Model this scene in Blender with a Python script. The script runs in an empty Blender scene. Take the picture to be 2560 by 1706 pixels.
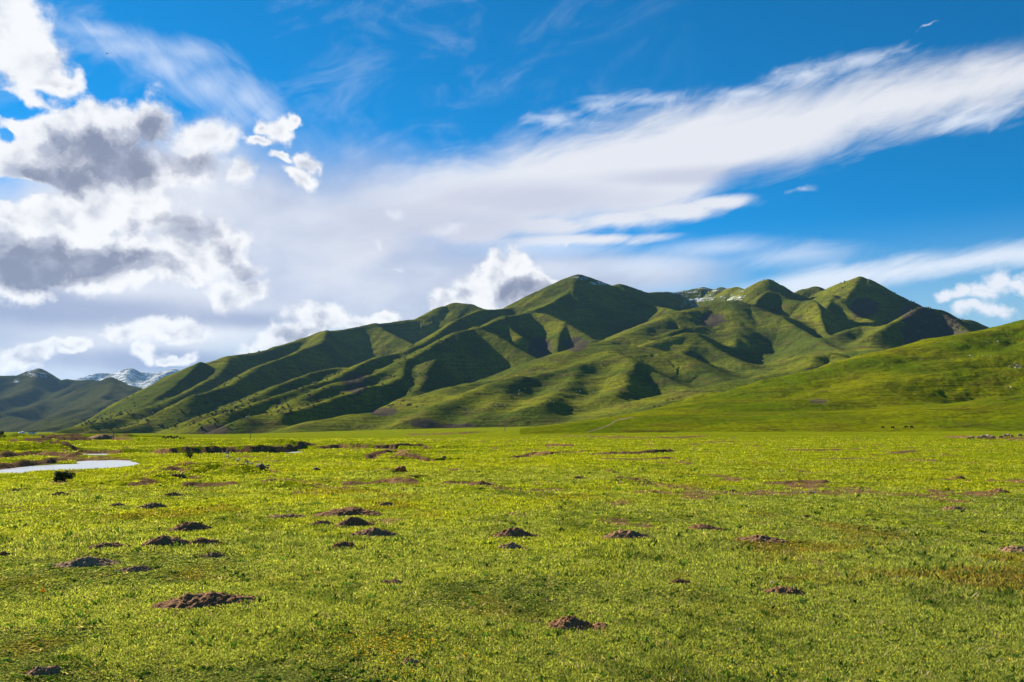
import bpy, math, random
import numpy as np
from mathutils import Vector

random.seed(7)
RNG = np.random.default_rng(11)
C = bpy.context.scene.collection
R = math.radians

# ------------------------------------------------------------------ camera, sky, sun, exposure
FPX = 2217.0                      # focal length in photo pixels (photo 2560 wide)
HORIZ = 1082.0                    # horizon row
CAM_H = 1.6
PITCH = math.atan((HORIZ - 853) / FPX)
cam_d = bpy.data.cameras.new('camera'); cam = bpy.data.objects.new('camera', cam_d); C.objects.link(cam)
cam.location = (0, 0, CAM_H); cam.rotation_euler = (math.pi / 2 + PITCH, 0, 0)
cam_d.sensor_width = 36; cam_d.lens = 36 * FPX / 2560; cam_d.clip_start = 0.05; cam_d.clip_end = 60000
bpy.context.scene.camera = cam

SUN_AZ, SUN_EL = R(-45), R(25)
sun_dir = Vector((math.sin(SUN_AZ) * math.cos(SUN_EL), math.cos(SUN_AZ) * math.cos(SUN_EL), math.sin(SUN_EL)))
sun_d = bpy.data.lights.new('sun', 'SUN'); sun = bpy.data.objects.new('sun', sun_d); C.objects.link(sun)
sun_d.energy = 5.0; sun_d.angle = R(0.53); sun_d.color = (1.0, 0.93, 0.80)
sun.rotation_euler = (-sun_dir).to_track_quat('-Z', 'Y').to_euler()

vs = bpy.context.scene.view_settings
vs.view_transform = 'Standard'; vs.look = 'None'; vs.exposure = 1.2; vs.gamma = 1.0; vs.use_curve_mapping = False
sc = bpy.context.scene
try:
    sc.cycles.max_bounces = 4; sc.cycles.diffuse_bounces = 1; sc.cycles.transmission_bounces = 2
    sc.cycles.volume_bounces = 0; sc.cycles.use_denoising = True; sc.cycles.denoiser = "OPENIMAGEDENOISE"
except Exception: pass

def pix_dir(u, v):
    x, y, z = (u - 1280) / FPX, 1.0, (853 - v) / FPX
    c, s = math.cos(PITCH), math.sin(PITCH)
    return x, y * c - z * s, y * s + z * c
def at(u, v, D):                  # photo pixel + horizontal distance -> world point
    x, y, z = pix_dir(u, v); h = math.hypot(x, y)
    return x / h * D, y / h * D, CAM_H + z / h * D
def on_plane(u, v, z=0.0):        # photo pixel -> point on the level z
    x, y, w = pix_dir(u, v); t = (z - CAM_H) / w
    return x * t, y * t
def azel(u, v):
    x, y, z = pix_dir(u, v)
    return math.atan2(x, y), math.atan2(z, math.hypot(x, y))

# ------------------------------------------------------------------ a small language for shader nodes
class N:
    """wraps a node socket so that sums and products build Math nodes"""
    tree = None
    def __init__(s, sock): s.s = sock
    @staticmethod
    def node(t, **k):
        n = N.tree.nodes.new(t)
        for a, b in k.items(): setattr(n, a, b)
        return n
    @staticmethod
    def put(sock, v):
        if isinstance(v, N): N.tree.links.new(v.s, sock)
        elif v is not None: sock.default_value = v
    @staticmethod
    def m(op, a, b=None, c=None, clamp=False):
        n = N.node('ShaderNodeMath', operation=op, use_clamp=clamp)
        N.put(n.inputs[0], a); N.put(n.inputs[1], b); N.put(n.inputs[2], c)
        return N(n.outputs[0])
    def __add__(a, b): return N.m('ADD', a, b)
    __radd__ = __add__
    def __sub__(a, b): return N.m('SUBTRACT', a, b)
    def __rsub__(a, b): return N.m('SUBTRACT', b, a)
    def __mul__(a, b): return N.m('MULTIPLY', a, b)
    __rmul__ = __mul__
    def __truediv__(a, b): return N.m('DIVIDE', a, b)
def vm(op, a, b=None, out=0):
    n = N.node('ShaderNodeVectorMath', operation=op)
    N.put(n.inputs[0], a)
    if b is not None: N.put(n.inputs[3 if op == 'SCALE' else 1], b)
    return N(n.outputs[out])
def comb(x, y, z=0.0):
    n = N.node('ShaderNodeCombineXYZ')
    for i, v in enumerate((x, y, z)): N.put(n.inputs[i], v)
    return N(n.outputs[0])
def sep(v):
    n = N.node('ShaderNodeSeparateXYZ'); N.put(n.inputs[0], v)
    return [N(o) for o in n.outputs]
def noise(vec, scale, detail=4.0, rough=0.55, dist=0.0, kind='FBM', lac=2.0):
    n = N.node('ShaderNodeTexNoise', noise_type=kind)
    N.put(n.inputs['Vector'], vec)
    n.inputs['Scale'].default_value = scale; n.inputs['Detail'].default_value = detail
    n.inputs['Roughness'].default_value = rough; n.inputs['Lacunarity'].default_value = lac
    n.inputs['Distortion'].default_value = dist
    return N(n.outputs[0])
def voro(vec, scale, detail=0.0, rough=0.5, feature='F1'):
    n = N.node('ShaderNodeTexVoronoi', feature=feature, normalize=True)
    N.put(n.inputs['Vector'], vec)
    n.inputs['Scale'].default_value = scale; n.inputs['Detail'].default_value = detail
    n.inputs['Roughness'].default_value = rough
    return N(n.outputs['Distance'])
def ss(v, a, b, lo=0.0, hi=1.0):  # smoothstep
    n = N.node('ShaderNodeMapRange', interpolation_type='SMOOTHSTEP', clamp=True)
    N.put(n.inputs[0], v); N.put(n.inputs[1], a); N.put(n.inputs[2], b)
    N.put(n.inputs[3], lo); N.put(n.inputs[4], hi)
    return N(n.outputs[0])
def mix(f, a, b, mode='MIX'):
    n = N.node('ShaderNodeMix', data_type='RGBA', blend_type=mode)
    N.put(n.inputs[0], f)
    for i, v in ((6, a), (7, b)):
        if isinstance(v, tuple) and len(v) == 3: v = v + (1.0,)
        N.put(n.inputs[i], v)
    return N(n.outputs[2])
def attr(name, color=False):
    n = N.node('ShaderNodeAttribute', attribute_name=name)
    return N(n.outputs['Color'] if color else n.outputs['Fac'])
def position():
    return N(N.node('ShaderNodeNewGeometry').outputs['Position'])
def curve(x, pts):                # piecewise curve of one variable
    xs = [p[0] for p in pts]; ys = [p[1] for p in pts]
    x0, x1, y0, y1 = min(xs), max(xs), min(ys), max(ys)
    if y1 - y0 < 1e-6: y1 = y0 + 1e-6
    n = N.node('ShaderNodeFloatCurve')
    cv = n.mapping.curves[0]
    q = [((a - x0) / (x1 - x0), (b - y0) / (y1 - y0)) for a, b in sorted(pts)]
    cv.points[0].location = q[0]; cv.points[1].location = q[-1]
    for p in q[1:-1]: cv.points.new(*p)
    n.mapping.use_clip = False; n.mapping.update()
    N.put(n.inputs['Value'], N.m('DIVIDE', x - x0, x1 - x0, clamp=True))
    return N(n.outputs[0]) * (y1 - y0) + y0

def material(name, build):
    m = bpy.data.materials.new(name); m.use_nodes = True
    m.node_tree.nodes.clear(); N.tree = m.node_tree
    out = N.node('ShaderNodeOutputMaterial')
    N.tree.links.new(build().s, out.inputs['Surface'])
    return m
def principled(color, rough=0.9, spec=0.2, normal=None, metallic=0.0):
    n = N.node('ShaderNodeBsdfPrincipled')
    if isinstance(color, tuple): color = color + (1.0,)
    N.put(n.inputs['Base Color'], color); N.put(n.inputs['Roughness'], rough)
    n.inputs['Specular IOR Level'].default_value = spec; n.inputs['Metallic'].default_value = metallic
    if normal is not None: N.put(n.inputs['Normal'], normal)
    return N(n.outputs[0])
def bump(h, strength=1.0, dist=1.0, normal=None):
    n = N.node('ShaderNodeBump'); n.inputs['Strength'].default_value = strength
    N.put(n.inputs['Distance'], dist); N.put(n.inputs['Height'], h)
    if normal is not None: N.put(n.inputs['Normal'], normal)
    return N(n.outputs[0])

# ------------------------------------------------------------------ sky with its clouds (world, laid out in azimuth and elevation)
world = bpy.data.worlds.new('World'); sc.world = world; world.use_nodes = True
N.tree = world.node_tree; N.tree.nodes.clear()
w_out = N.node('ShaderNodeOutputWorld'); bg = N.node('ShaderNodeBackground')
N.tree.links.new(bg.outputs[0], w_out.inputs[0])
def sky_world():
    d = N(N.node('ShaderNodeTexCoord').outputs['Generated'])
    dx, dy, dz = sep(d)
    az = N.m('ARCTAN2', dx, dy); el = N.m('ARCSINE', dz)
    P = comb(az, el, 0.0)
    sky = N.node('ShaderNodeTexSky', sky_type='NISHITA', sun_disc=False)
    sky.sun_elevation = SUN_EL; sky.sun_rotation = SUN_AZ; sky.altitude = 3000; sky.air_density = 1.0; sky.dust_density = 0.2; sky.ozone_density = 3.0
    base = vm('SCALE', N(sky.outputs[0]), 0.10)
    base = vm('MULTIPLY', base, (0.0, 0.56, 0.78))
    base = mix(ss(el, 0.235, 0.075), base, (0.185, 0.315, 0.405))
    K = 1.0 / FPX
    # warped coordinates for puffy outlines
    wv = N.node('ShaderNodeTexNoise', noise_type='FBM'); N.put(wv.inputs['Vector'], P)
    wv.inputs['Scale'].default_value = 11; wv.inputs['Detail'].default_value = 7; wv.inputs['Roughness'].default_value = 0.56
    warp = vm('SCALE', vm('SUBTRACT', N(wv.outputs['Color']), (0.5, 0.5, 0.5)), 0.085)
    PW = vm('ADD', P, warp)
    PV = vm('ADD', P, vm('SCALE', warp, 0.45))
    puff = voro(PV, 24, 2.0, 0.5)
    fine = noise(P, 60, 6, 0.62)
    low = noise(P, 9, 4, 0.5)
    def blobs(vec, lst, k=0.0):
        acc = None
        for (u, v, rx, ry) in lst:
            a, e = azel(u, v)
            q = vm('MULTIPLY', vm('SUBTRACT', vec, (a, e, 0)), (FPX / rx, FPX / ry, 0))
            f = 1.0 - vm('LENGTH', q, out=1)
            if k: f = N.m('MAXIMUM', f, 0.0); acc = f if acc is None else acc + f
            else: acc = f if acc is None else N.m('SMOOTH_MAX', acc, f, 0.25)
        return acc
    s7 = 0.544
    def c7(l): return [(x * s7, y * s7, rx * s7, ry * s7) for x, y, rx, ry in l]
    # --- veil of thin grey cloud on the left and middle
    veil_blobs = [(650, 640, 900, 330), (200, 760, 700, 300), (1150, 740, 620, 190), (1450, 690, 420, 80)]
    vb = blobs(P, veil_blobs)
    veil = ss(vb + (low - 0.5) * 0.55, -0.05, 0.62)
    veil_tone = ss(noise(vm('MULTIPLY', P, (1, 2.2, 1)), 7, 4, 0.5) + (el * -0.4), 0.32, 0.68)
    veil_col = mix(veil_tone, (0.29, 0.315, 0.395), (0.42, 0.43, 0.475))
    col = mix(veil * 0.93, base, veil_col)
    # --- streaked coordinates along the long band
    ang = R(17)
    ca, sa = math.cos(ang), math.sin(ang)
    along = az * ca + el * sa; across = el * ca - az * sa
    ST = comb(along * 3.0, across * 11.0, 0.0)
    st = noise(ST, 3.2, 6, 0.58, 0.6)
    st2 = noise(comb(along * 9.0, across * 26.0, 1.3), 3.0, 5, 0.6, 0.8)
    def up(l): return [azel(u, v) for u, v in l]
    # main band: upper and lower edge as curves of azimuth
    top = curve(az, up([(560, 560), (760, 500), (940, 430), (1040, 408), (1250, 365), (1400, 325), (1600, 275), (1800, 228), (2000, 200), (2200, 165), (2400, 137), (2700, 85)]))
    bot = curve(az, up([(560, 900), (900, 700), (1080, 612), (1300, 596), (1500, 585), (1620, 572), (1720, 535), (1800, 478), (1870, 446), (2000, 420), (2200, 352), (2400, 305), (2700, 215)]))
    jit = (st - 0.5) * 0.05 + (st2 - 0.5) * 0.012
    e_top = ss(top - el + jit, -0.014, 0.035); e_bot = ss(el - bot + jit * 0.9, -0.012, 0.030)
    fade_l = ss(az, azel(560, 500)[0], azel(1150, 500)[0])
    band = e_top * e_bot * fade_l
    lobe = blobs(P, [(1150, 575, 240, 46), (1350, 562, 240, 46), (1530, 545, 220, 44), (1680, 528, 180, 36), (1800, 508, 120, 26), (1450, 600, 300, 22)])
    band = N.m('MAXIMUM', band, ss(lobe + (st - 0.5) * 1.2 + (st2 - 0.5) * 0.3, 0.0, 0.75))
    tone = ss(blobs(P, [(1330, 500, 430, 60), (1080, 560, 420, 90), (1750, 440, 350, 30)]) + (st - 0.5) * 0.5, -0.15, 0.8)
    band_col = mix(tone, (0.47, 0.475, 0.50), (0.36, 0.37, 0.43))
    col = mix(band * 0.95, col, band_col)
    # feathery streaks above the band, low streaks on the right, plume at upper left
    f1 = blobs(P, [(1500, 262, 90, 36), (1620, 250, 170, 32), (2150, 150, 170, 34), (2020, 190, 200, 40), (1850, 235, 140, 30), (2440, 300, 150, 40), (1400, 300, 120, 40)])
    feather = ss(f1 + (st2 - 0.5) * 1.3 + (st - 0.5) * 0.8, 0.1, 1.3) * 0.7
    col = mix(feather, col, (0.48, 0.51, 0.56))
    t3 = curve(az, up([(1750, 730), (1950, 682), (2100, 655), (2300, 625), (2450, 606), (2700, 585)]))
    b3 = curve(az, up([(1750, 780), (1950, 760), (2200, 722), (2300, 705), (2450, 680), (2700, 640)]))
    j3 = (st - 0.5) * 0.03
    low_band = ss(t3 - el + j3, -0.003, 0.018) * ss(el - b3 + j3, -0.004, 0.014) * ss(az, azel(1700, 0)[0], azel(1980, 0)[0])
    col = mix(low_band * 0.8, col, (0.50, 0.52, 0.56))
    f2 = blobs(P, [(1990, 640, 260, 45), (1800, 620, 250, 36), (1400, 620, 280, 40), (1600, 665, 330, 45)])
    col = mix(ss(f2 + (st - 0.5) * 1.1, 0.0, 1.1) * 0.6, col, (0.42, 0.47, 0.55))
    col = mix(ss(noise(comb(along * 2.0, across * 5.0, 2.0), 4.0, 6, 0.62, 1.0) + (low - 0.5) * 0.5, 0.46, 0.85) * ss(az, 0.30, -0.10) * 0.26, col, (0.40, 0.45, 0.55))
    an2 = R(-38); c2, s2 = math.cos(an2), math.sin(an2)
    al2 = az * c2 + el * s2; ac2 = el * c2 - az * s2
    stp = noise(comb(al2 * 4.0, ac2 * 13.0, 4.0), 3.0, 6, 0.6, 0.7)
    pl = blobs(P, [(330, 120, 150, 50), (420, 165, 150, 62), (520, 215, 150, 75), (610, 250, 110, 75), (470, 130, 150, 50), (670, 290, 70, 50), (250, 80, 120, 30)])
    plume = ss(pl + (stp - 0.5) * 1.3, 0.0, 1.35) * 0.62
    col = mix(plume, col, (0.46, 0.50, 0.58))
    glow = blobs(P, [(450, 480, 300, 190), (380, 640, 330, 170), (520, 800, 380, 110), (150, 560, 260, 200), (250, 700, 300, 120)])
    col = mix(ss(glow + (low - 0.5) * 0.8 + (fine - 0.5) * 0.3, 0.05, 0.85) * 0.62, col, (0.49, 0.495, 0.52))
    # --- cumulus
    grp_a = c7([(30, 80, 190, 170), (120, 250, 170, 150), (220, 340, 150, 90), (310, 345, 90, 50), (130, 430, 120, 70), (250, 400, 110, 70)])
    grp_b = c7([(740, 520, 140, 130), (560, 560, 150, 140), (400, 560, 160, 140), (200, 640, 200, 170), (60, 680, 170, 130), (30, 560, 90, 60),
                (960, 620, 140, 130), (1050, 650, 80, 100), (900, 760, 170, 130), (600, 760, 220, 180), (300, 780, 220, 130), (1090, 820, 90, 80),
                (420, 900, 220, 140), (220, 960, 220, 150), (650, 900, 180, 120), (40, 1000, 140, 120)])
    grp_c = c7([(860, 1060, 120, 110), (970, 1050, 100, 90), (1090, 1080, 70, 80), (720, 1000, 110, 80), (1100, 1210, 120, 70), (1170, 1320, 110, 60),
                (1020, 1330, 110, 80), (1010, 1160, 120, 110), (600, 1010, 120, 90), (880, 1180, 120, 120)])
    grp_d = c7([(250, 1130, 160, 130), (90, 1200, 200, 150), (450, 1190, 190, 150), (650, 1190, 160, 140), (790, 1230, 100, 100), (-40, 1150, 120, 140), (840, 1280, 50, 50)])
    small = [(690, 335, 40, 40), (655, 318, 24, 26), (728, 314, 24, 18), (762, 400, 34, 30), (750, 440, 40, 26), (640, 360, 30, 20), (700, 400, 40, 16),
             (805, 810, 95, 42), (730, 845, 90, 40), (900, 820, 70, 26), (680, 870, 80, 30), (960, 810, 40, 22),
             (1285, 668, 46, 44), (1240, 690, 55, 50), (1320, 705, 50, 40), (1360, 715, 34, 26), (1180, 725, 70, 50), (1110, 745, 55, 45), (1080, 775, 40, 40), (1250, 750, 120, 60),
             (365, 878, 46, 28), (355, 870, 26, 24), (480, 882, 30, 22), (440, 890, 40, 18), (35, 885, 55, 35), (90, 870, 60, 26), (160, 860, 60, 22), (200, 850, 40, 22),
             (420, 820, 120, 30), (330, 830, 80, 24)]
    right = [(2370, 733, 42, 20), (2415, 733, 50, 20), (2470, 722, 46, 22), (2505, 700, 34, 30), (2540, 712, 26, 16), (2470, 740, 40, 22), (2575, 700, 30, 22),
             (2410, 780, 36, 22), (2455, 782, 46, 20), (2500, 772, 32, 18), (1935, 520, 0.1, 0.1)]
    rt = blobs(PW, right[:-1])
    billow = (0.42 - puff) * 0.9 + (fine - 0.5) * 0.9
    sh = (-0.013, 0.014, 0.0)
    puff2 = voro(vm('ADD', PV, sh), 24, 2.0, 0.5)
    fine2 = noise(vm('ADD', P, sh), 60, 4, 0.62)
    mod = noise(PW, 30, 5, 0.6)
    relief = (puff2 - puff) * 1.5 + (fine - fine2) * 0.55
    holes = blobs(PV, [(20, 480, 80, 36), (90, 462, 60, 20), (50, 258, 70, 34), (10, 330, 30, 50), (130, 235, 60, 26), (15, 240, 40, 20)], 1.0)
    def cumulus(under, lst, darks, edge, cut=None):
        dens = blobs(PW, lst) + billow * 0.66
        if cut is not None: dens = dens - cut * 0.8
        a = ss(dens, 0.0, edge)
        core = ss(dens - relief * 0.55 + (mod - 0.5) * 0.6, 0.42, 1.45)            # deep inside the cloud little light comes through
        tone = core * 0.42
        if darks: tone = N.m('ADD', tone, ss(blobs(PW, [(u, v, rx * 1.6, ry * 1.7) for u, v, rx, ry in darks], 1.0) * (mod * 2.4 - 0.15) - relief * 0.5 + ss(dens, 0.1, 0.6) * 0.35 - 0.30, 0.0, 1.75), clamp=True)
        c = mix(ss(tone, 0.0, 0.5), (0.54, 0.54, 0.545), (0.33, 0.34, 0.385))
        c = mix(ss(tone, 0.25, 1.15), c, (0.125, 0.14, 0.20))
        c = mix(ss(relief - (1.0 - a) * 0.2, -0.42, 0.06, 0.6, 0.0), c, (0.27, 0.29, 0.36))
        return mix(a * 0.97, under, c)
    # dim base of cloud low on the left
    low_dark = blobs(P, [(180, 775, 560, 58), (620, 800, 260, 40), (60, 740, 260, 40), (420, 905, 420, 40)])
    col = mix(ss(low_dark + (low - 0.5) * 0.9 + (fine - 0.5) * 0.2, 0.0, 0.8) * 0.8, col, (0.18, 0.215, 0.32))
    soft = ss(az, azel(250, 0)[0], azel(600, 0)[0], 0.34, 0.85)
    col = cumulus(col, grp_c, c7([(900, 1060, 110, 80), (1050, 1150, 70, 45), (620, 980, 150, 60), (1120, 1260, 80, 40)]), 0.62)
    col = cumulus(col, grp_a, None, 0.5, holes)
    col = cumulus(col, grp_b, c7([(760, 530, 110, 90), (640, 620, 170, 90), (520, 700, 210, 90), (420, 770, 260, 60), (280, 610, 130, 50), (930, 740, 90, 45), (180, 800, 140, 40)]), soft, holes)
    col = cumulus(col, small, [(1300, 715, 60, 22), (1150, 735, 24, 22), (1330, 740, 80, 26), (80, 895, 40, 14), (820, 835, 60, 22), (730, 850, 50, 18)], 0.52)
    col = cumulus(col, grp_d, c7([(150, 1210, 260, 80), (430, 1190, 230, 70), (700, 1170, 150, 65), (300, 1130, 160, 50), (60, 1240, 200, 60)]), 0.32)
    a_r = ss(rt + billow * 0.9, 0.0, 0.85)
    col = mix(a_r * 0.9, col, (0.50, 0.51, 0.54))
    # scattered scraps in the veil
    scr = blobs(PW, [(1005, 530, 34, 22), (1135, 565, 45, 30), (935, 610, 18, 16), (1000, 668, 22, 12), (1412, 596, 12, 12), (2000, 470, 42, 18), (2310, 85, 20, 6)])
    col = mix(ss(scr + billow * 1.1, 0.1, 1.1) * 0.4, col, (0.53, 0.54, 0.56))
    return col
N.put(bg.inputs[0], sky_world()); bg.inputs[1].default_value = 1.8 / 2 ** vs.exposure
try: world.cycles.sampling_method = 'NONE'
except Exception: pass

# ------------------------------------------------------------------ numpy noise
def _hash(ix, iy, seed):
    h = (ix.astype(np.int64) * 374761393 + iy.astype(np.int64) * 668265263 + seed * 1442695041) & 0x7fffffff
    h = ((h ^ (h >> 13)) * 1274126177) & 0x7fffffff
    return ((h ^ (h >> 16)) & 0xffff) / 65535.0
def vnoise(x, y, seed=0):
    ix = np.floor(x); iy = np.floor(y); fx = x - ix; fy = y - iy
    fx = fx * fx * fx * (fx * (fx * 6 - 15) + 10); fy = fy * fy * fy * (fy * (fy * 6 - 15) + 10)
    a = _hash(ix, iy, seed); b = _hash(ix + 1, iy, seed); c = _hash(ix, iy + 1, seed); d = _hash(ix + 1, iy + 1, seed)
    return (a + (b - a) * fx + (c - a) * fy + (a - b - c + d) * fx * fy) * 2 - 1
def fbm(x, y, seed=0, octv=4, gain=0.5):
    s = np.zeros_like(x); a = 1.0; t = 0.0
    for o in range(octv):
        s += a * vnoise(x, y, seed + o * 17); t += a; a *= gain
        x, y = x * 1.6 + y * 1.2 + 3.1, y * 1.6 - x * 1.2 + 7.7
    return s / t
def ridged(x, y, seed=0, octv=4):
    s = np.zeros_like(x); a = 1.0; t = 0.0
    for o in range(octv):
        s += a * (1 - np.abs(vnoise(x, y, seed + o * 13)) * 2); t += a; a *= 0.5
        x, y = x * 1.6 + y * 1.2 + 3.1, y * 1.6 - x * 1.2 + 7.7
    return s / t
def sstep(v, a, b):
    t = np.clip((v - a) / (b - a), 0, 1); return t * t * (3 - 2 * t)

# ------------------------------------------------------------------ mesh helpers
def tag(o, label=None, cat=None, group=None, kind=None):
    if label: o['label'] = label
    if cat: o['category'] = cat
    if group: o['group'] = group
    if kind: o['kind'] = kind
    return o
def np_mesh(name, verts, faces, mat=None, attrs=None, smooth=True, parent=None):
    me = bpy.data.meshes.new(name)
    n = len(verts); k = faces.shape[1]; f = len(faces)
    me.vertices.add(n); me.vertices.foreach_set('co', verts.astype(np.float32).ravel())
    me.loops.add(f * k); me.loops.foreach_set('vertex_index', faces.astype(np.int32).ravel())
    me.polygons.add(f); me.polygons.foreach_set('loop_start', np.arange(0, f * k, k, dtype=np.int32))
    me.polygons.foreach_set('use_smooth', np.full(f, smooth))
    me.update(calc_edges=True)
    for an, (ty, data) in (attrs or {}).items():
        a = me.attributes.new(an, ty, 'POINT')
        a.data.foreach_set('color' if ty == 'FLOAT_COLOR' else 'value', data.astype(np.float32).ravel())
    if mat: me.materials.append(mat)
    o = bpy.data.objects.new(name, me); C.objects.link(o)
    if parent: o.parent = parent
    return o
def grid_faces(nr, na, closed=False):
    i = np.arange(nr - 1)[:, None] * na; j = np.arange(na if closed else na - 1)[None, :]
    j2 = (j + 1) % na
    return np.stack([(i + j), (i + j2), (i + na + j2), (i + na + j)], -1).reshape(-1, 4)

# ------------------------------------------------------------------ terrain from ridge lines
def A(x, y): return 700 + x * 0.34, 680 + y * 0.34
def B(x, y): return 1150 + x * 0.34, 700 + y * 0.34
def C4(x, y): return 1920 + x * 0.272, 640 + y * 0.272
def C1(x, y): return x * 0.272, 860 + y * 0.272
def S(x, y): return x, y
def rl(fn, pts): return [at(*fn(x, y), D) for x, y, D in pts]
# every ridge: (points, slope left, right, front, back, roundness)
def ridge_field(X, Y, ridges, k, base):
    zmax = np.full(X.shape, -1e9); acc = np.full(X.shape, base, dtype=np.float64)
    dmin = np.full(X.shape, 1e9); along = np.zeros(X.shape); margin = np.full(X.shape, 60.0)
    for ri, (pts, sl, sr, sf, sb, w) in enumerate(ridges):
        zr = np.full(X.shape, -1e9); ar = np.zeros(X.shape); run = ri * 977.0
        for p, q in zip(pts[:-1], pts[1:]):
            ex, ey = q[0] - p[0], q[1] - p[1]; L2 = ex * ex + ey * ey + 1e-6
            reach = max(p[2], q[2]) / min(sl, sr, sf, sb) * 1.15 + 60
            cx, cy = (p[0] + q[0]) / 2, (p[1] + q[1]) / 2
            m = (np.abs(X - cx) < reach + abs(ex)) & (np.abs(Y - cy) < reach + abs(ey))
            x = X[m]; y = Y[m]
            if x.size == 0: continue
            t = np.clip(((x - p[0]) * ex + (y - p[1]) * ey) / L2, 0, 1)
            dx = x - (p[0] + ex * t); dy = y - (p[1] + ey * t); d = np.sqrt(dx * dx + dy * dy) + 1e-6
            ux, uy = dx / d, dy / d
            s = np.maximum(ux, 0) ** 2 * sr + np.maximum(-ux, 0) ** 2 * sl + np.maximum(-uy, 0) ** 2 * sf + np.maximum(uy, 0) ** 2 * sb
            z = p[2] + (q[2] - p[2]) * t - s * (np.sqrt(d * d + w * w) - w)
            L = math.sqrt(L2); won = z > zr[m]
            ar[m] = np.where(won, run + L * t + (ux * ey - uy * ex) / L * 90.0 * 0, ar[m]); run += L
            zr[m] = np.maximum(zr[m], z); dmin[m] = np.minimum(dmin[m], d)
        # smooth union with what is there
        hi = np.maximum(acc, zr); df = np.abs(acc - zr)
        margin = np.where(zr > acc, np.minimum(df, 60), np.minimum(margin, df)); along = np.where(zr > acc, ar, along)
        acc = hi + np.maximum(k - df, 0) ** 2 / (4 * k)
    return acc, dmin, along, margin

def polar(u0, u1, na, r0, r1, nr):
    az = np.linspace(math.atan((u0 - 1280) / FPX), math.atan((u1 - 1280) / FPX), na)
    r = np.exp(np.linspace(math.log(r0), math.log(r1), nr))
    return np.sin(az)[None, :] * r[:, None], np.cos(az)[None, :] * r[:, None]

# ---- the grass of hills and plain: one procedural recipe, coloured by what grows there
def hill_material(name, g1, g2, brown, rock, snow_amt=0.0, far=1.0, tr_k=2.6, tr_c=0.75):
    def build():
        P = position(); x, y, z = sep(P)
        big = noise(P, 0.006 / far, 4, 0.55); mid = noise(P, 0.03 / far, 5, 0.6); fin = noise(P, 0.22 / far, 5, 0.65)
        tr = noise(comb(x * 0.012, y * 0.012, z * 0.33), 1.0 / far, 4, 0.65, 0.8)     # sheep tracks follow the contours
        c = mix(ss(big, 0.38, 0.62), g1, g2)
        c = mix(ss(mid + (tr - 0.5) * 0.7, 0.47, 0.66) * 0.62, c, brown)
        c = mix(ss(tr + (fin - 0.5) * 0.5, 0.50, 0.66) * tr_c, c, mix(0.6, c, (0.03, 0.035, 0.008)))
        c = mix(ss(fin, 0.35, 0.72), c, mix(0.55, c, (0.014, 0.022, 0.006)))
        c = mix(ss(attr('rock') + (mid - 0.5) * 1.1 + (fin - 0.5) * 0.7, 0.42, 0.62), c, mix(fin, rock, tuple(v * 0.45 for v in rock)))
        c = mix(ss(attr('soil') + (fin - 0.5) * 0.8, 0.4, 0.6), c, mix(mid, (0.30, 0.22, 0.14), (0.17, 0.10, 0.06)))
        sn = attr('snow') * 0.57 + (tr - 0.5) * 1.3 + (fin - 0.5) * 1.9 + (mid - 0.5) * 1.5
        c = mix(ss(sn, 0.64, 0.86), c, (0.78, 0.80, 0.84))
        h = fin * 1.1 + tr * tr_k + mid * 5.0
        return principled(c, 1.0, 0.0, bump(h, 0.9, 1.15 * far))
    return material(name, build)
M_hill = hill_material('mountain grass', (0.085, 0.112, 0.014), (0.185, 0.19, 0.014), (0.125, 0.090, 0.03), (0.105, 0.085, 0.052))
M_rh = hill_material('hillside grass', (0.100, 0.140, 0.003), (0.185, 0.195, 0.003), (0.13, 0.105, 0.01), (0.14, 0.10, 0.07), far=0.45, tr_k=2.6, tr_c=0.6)
M_far = hill_material('far mountain grass', (0.036, 0.046, 0.012), (0.066, 0.07, 0.016), (0.08, 0.06, 0.035), (0.15, 0.13, 0.12), far=1.6)
M_snow = hill_material('snow mountain slopes', (0.09, 0.10, 0.06), (0.12, 0.12, 0.08), (0.12, 0.10, 0.08), (0.2, 0.19, 0.18), far=3.0)

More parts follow.
